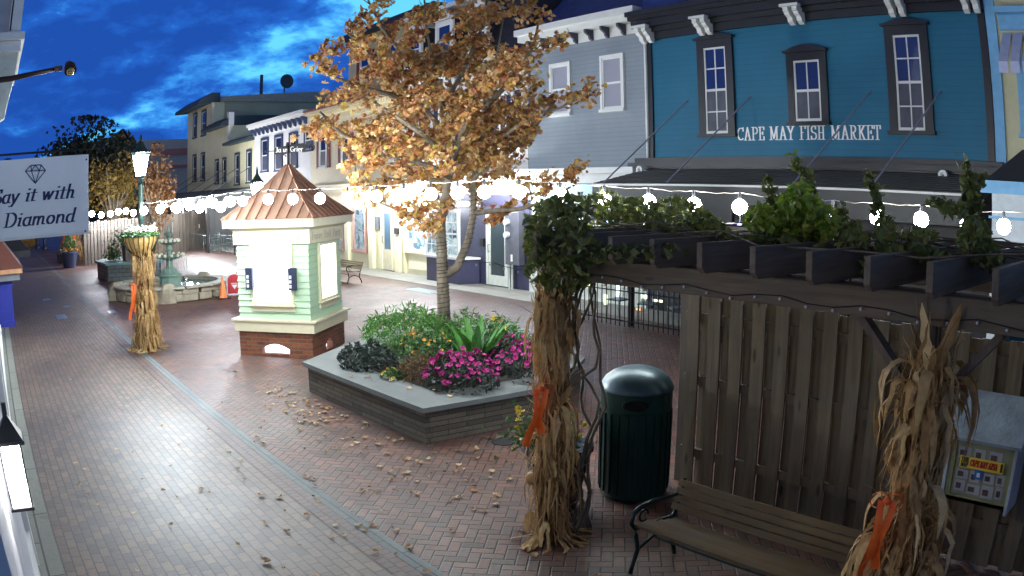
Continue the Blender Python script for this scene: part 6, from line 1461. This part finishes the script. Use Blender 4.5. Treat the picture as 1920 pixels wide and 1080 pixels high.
for i, (xa, xb) in enumerate(((-30.1,-29.4),(-29.25,-28.65))):
    bt_ = thing('banner', ['square white cloth banner tied to the shop railing','pointed white banner with red dots on the shop railing'][i], 'banner', (xa,13.7,.3))
    MB().extr([(xa,13.70,.80),(xb,13.70,.80),(xb,13.70,.32),((xa+xb)/2,13.70,.32 if i == 0 else .08),(xa,13.70,.32)], (0,.012,0)).build('cloth', mat('banner_white', (.85,.86,.88), .7), bt_)
    g = MB(); 
    for k in range(3): g.tube([(xa+.15+k*.17,13.699,.42+.05*(k % 2)),(xa+.15+k*.17,13.694,.42+.05*(k % 2))], .03, 8)
    if i: g.build('print_dot', mat('dot_red', (.5,.05,.08), .5), bt_)

# ================================================================== CLIMBING VINE
t = thing('climbing_vine', 'woody climbing vine over the pergola with tall leafy shoots', 'vine', (-5.05, 4.6, 0)); rn = random.Random(77)
st = MB()
for k in range(6):
    a0 = rn.uniform(0,6.28); P = []
    for i in range(22):
        z = .0+2.5*i/21; r = .10+.12*math.exp(-((z-1.35)/.4)**2)*(1 if k % 2 else 1.4)+.025*math.sin(i*1.3+k); a = a0+z*(1.2+.5*k)+.5*math.sin(i*.9+k*2)
        P.append((-4.98+.14+r*math.cos(a)*.9, 4.55+r*math.sin(a)*.9, z))
    st.tube(P, [.018-.0004*i for i in range(22)], 6)
for k in range(7):
    P = [(-5.0+i*.55+rn.uniform(-.1,.1), 4.5+rn.uniform(-.15,.15)+k*.27+.1*math.sin(i+k), 2.64+rn.uniform(-.01,.09)) for i in range(9)]; st.tube([(a_+random.Random(i_*7+k).uniform(-.12,.12), b_, c_) for i_, (a_, b_, c_) in enumerate(P)], .007, 5)
blob = MB(); vy = MB(); yb = MB()
def clump(mb, px0, px1, py0, py1, y0, y1, n, size=.085, sh='oval'):
    P = []
    for _ in range(n):
        u, v = rn.random(), rn.random()
        w1 = min(1, max(.0, rn.gauss(.5,.26))); q = gy(px0+(px1-px0)*w1, py0+(py1-py0)*min(1, max(0, v)), rn.uniform(y0, y1)); P.append(q)
    leaf_cloud(mb, P, size, rn, sh)
def hump(mb, px, py, rx, ry, y0, y1, n, size=.085):
    P = []
    while len(P) < n:
        a, b_ = rn.uniform(-1,1), rn.uniform(-1,1)
        if a*a+b_*b_ < 1 and rn.random() > .25*(a*a+b_*b_): P.append(gy(px+a*rx, py+b_*ry, rn.uniform(y0, y1)))
    leaf_cloud(mb, P, size, rn)
# clumps are laid out on the pergola top in metres once, from where they stand along the beams
for px, py, rx, ry, n in ((1040,440,58,70,620),(1065,395,46,38,180),(1030,500,44,44,220),(1085,470,30,54,420),(1140,475,60,18,340),(1010,450,26,50,300),(1060,520,44,26,260),(1220,470,70,12,160)): hump(blob, px, py, rx, ry, 3.95, 5.0, n)
for px, py, rx, ry, n in ((1180,408,62,38,560),(1260,412,66,42,620),(1315,425,32,28,300),(1200,440,76,18,340),(1130,395,46,38,400)): hump(vy, px, py, rx, ry, 5.0, 6.3, n, .075)
for px, py, rx, ry, n in ((1490,402,66,38,520),(1440,412,46,30,340),(1540,420,38,34,400),(1500,368,30,24,260)): hump(yb, px, py, rx, ry, 4.7, 5.6, n, .085)
for px, py, rx, ry, n in ((1600,455,34,16,160),(1660,440,22,34,150),(1700,470,50,12,150),(1825,450,30,44,420),(1380,452,60,12,220),(1480,458,70,12,220),(1340,440,30,26,160),(1590,430,26,26,110),(1750,480,40,12,160),(1720,440,40,12,80),(1620,500,20,20,70),(1500,490,16,20,60),(1850,480,30,26,200),(1790,395,26,12,80),(1650,468,20,10,70),(1450,440,40,10,120)): hump(vy, px, py, rx, ry, 4.6, 5.6, n, .075)
# sprigs standing up
for P_ in ([(1515,375),(1512,345),(1500,318),(1484,294)],[(1520,380),(1522,350),(1510,325),(1490,305)],[(1448,400),(1447,375),(1443,352),(1438,332)],[(1652,410),(1645,380),(1638,350),(1620,315)],[(1650,420),(1642,395),(1640,365),(1632,335)],[(1822,430),(1822,380),(1814,335),(1805,292)],[(1828,440),(1830,390),(1822,350),(1812,310)],[(1800,400),(1780,385),(1762,380),(1745,378)],[(1815,410),(1826,380),(1836,350),(1842,330)],[(1560,430),(1575,410),(1582,385)]):
    Q = [gy(px, py, 5.0) for px, py in P_]; st.tube(Q, [.006,.005,.004,.002][:len(Q)], 4)
    L = []
    for a, b_ in zip(Q[:-1], Q[1:]):
        for _ in range(26): q = a.lerp(b_, rn.random()); L.append(q+Vector((rn.gauss(0,.022), rn.gauss(0,.022), rn.gauss(0,.02))))
    leaf_cloud(vy, L, .062, rn)
st.build('stem', bark, t, True)
vg = island('vine_dark', [(.05,.09,.02),(.09,.13,.03),(.15,.18,.05),(.06,.09,.03),(.24,.24,.06),(.14,.20,.05)]); vo = island('vine_olive', [(.14,.20,.04),(.20,.24,.06),(.10,.13,.03),(.28,.27,.07)]); vb = island('vine_bright', [(.22,.38,.04),(.34,.48,.05),(.12,.22,.03),(.50,.48,.07)])
blob.build('foliage', vg, t); vy.build('foliage', vo, t); yb.build('foliage', vb, t)

# little clear bulbs unlit along the beam
t = thing('clear_bulb_string', 'unlit string of tiny clear bulbs stapled along the front pergola beam', 'string lights', (-3, 4.2, 2.3)); g = MB(); w2 = MB()
P = []
for i in range(34):
    x = -5.9+i*.20; z = 2.33+.02*math.sin(i*1.7); P.append((x, 4.262, z)); g.sphere((x, 4.25, z-.018), .011, 7, 5)
g.build('bulb', glass('clear_bulb', (.6,.65,.7), .05), t, True); w2.tube(P, .003, 4); w2.build('wire', black, t)

# ================================================================== TREES AT THE END OF THE STREET
def far_tree(label, cx, cy, z0, rx, rz, n, size, m, seed, trunk_h):
    rn = random.Random(seed); t = thing('broadleaf_tree', label, 'tree', (cx, cy, 0), 0, 'trees at the end of the street'); g = MB(); P = []
    cl_ = [(rn.gauss(0,.48), rn.gauss(0,.48), rn.gauss(0,.42)) for _ in range(46)]
    for _ in range(n):
        c = rn.choice(cl_); v = Vector(c)+Vector((rn.gauss(0,.2), rn.gauss(0,.2), rn.gauss(0,.2)))
        if v.length > 1.15: v = v.normalized()*1.15
        P.append((cx+v.x*rx, cy+v.y*rx, z0+v.z*rz))
    leaf_cloud(g, P, size, rn); g.build('crown', m, t)
    s = MB(); s.tube([(cx,cy,0),(cx,cy+.1,trunk_h*.5),(cx,cy,z0)], [.3,.22,.1], 8)
    for k in range(12): a = rn.uniform(0,6.28); s.tube([(cx,cy,trunk_h*rn.uniform(.5,1)), (cx+rx*.7*math.cos(a), cy+rx*.7*math.sin(a), z0+rz*rn.uniform(-.3,.7))], [.12,.03], 5)
    s.build('trunk', bark, t); return t
dk1 = island('far_dark', [(.015,.025,.012),(.03,.04,.02),(.02,.03,.012)], trans=.1)
far_tree('big dark round tree behind the hanging sign', -62, 7.6, 5.0, 4.6, 4.2, 13000, .42, dk1, 1, 4)
far_tree('yellowing loose tree beside the dark one, left of the lamp', -44, 7.2, 4.0, 1.45, 1.75, 2300, .22, island('far_yellow', [srgb(150,120,50), srgb(120,108,48), srgb(170,130,60), srgb(96,90,44)]), 2, 2.6)
far_tree('small dark tree peeping at the far left edge above the sign', -80, 1.6, 6.3, 1.6, 1.6, 900, .45, dk1, 3, 3)
far_tree('tall thin autumn tree right behind the lit street lamp', -42, 9.4, 3.6, 1.0, 2.1, 1500, .22, island('far_rust', [srgb(150,100,50), srgb(120,84,48), srgb(160,116,64)]), 4, 2.2)

# ================================================================== FALLEN LEAVES
g = MB(); rn = random.Random(55); P = []
def drop(n, cx, cy, sx, sy_):
    for _ in range(n): P.append((rn.gauss(cx, sx), rn.gauss(cy, sy_)))
drop(80, -9.3, 4.3, 1.2, .3); drop(50, -7.2, 4.6, .8, .6); drop(70, -10.5, 4.4, .9, .25); drop(60, -7.2, 6.0, .6, 1.2); drop(60, -6.4, 3.3, 1.5, .9); drop(50, -6.5, 1.6, 2.6, .9); drop(25, -9.5, 2.2, 2.5, 1.0)
inside = lambda x, y: (-13.1 < x < -7.6 and y > 4.72 and y < 10.2)
Q = []
for x, y in P:
    if inside(x, y) or y < -.05: continue
    Q.append((x, y, .014))
for _ in range(40): q = gz(rn.uniform(600, 930), rn.uniform(690, 770), .478); Q.append((q.x, q.y, .482)) if (q.y > 4.85 and q.y < 6.3 and q.x < -7.8) else None
for x, y, z in Q:
    s = .062*rn.uniform(.45, 1.3); a0 = rn.uniform(0, 6.28); o = [(0,-.5),(.46,-.30),(.52,.14),(.24,.34),(0,.58),(-.24,.34),(-.52,.14),(-.46,-.30)]
    vs = [(x, y, z+.004)]+[(x+s*(ox*math.cos(a0)-oy*math.sin(a0)), y+s*(ox*math.sin(a0)+oy*math.cos(a0)), z+rn.uniform(-.003,.022)) for ox, oy in o]; g.add(vs, [(0, i+1, (i+1) % 8+1) for i in range(8)])
o = g.build('fallen_leaves', island('dry_leaf', [srgb(190,160,110), srgb(150,96,56), srgb(206,184,140), srgb(120,80,50)], .7, 0)); tag(o, 'dry autumn leaves scattered over the bricks and planter cap', None, None, 'stuff')
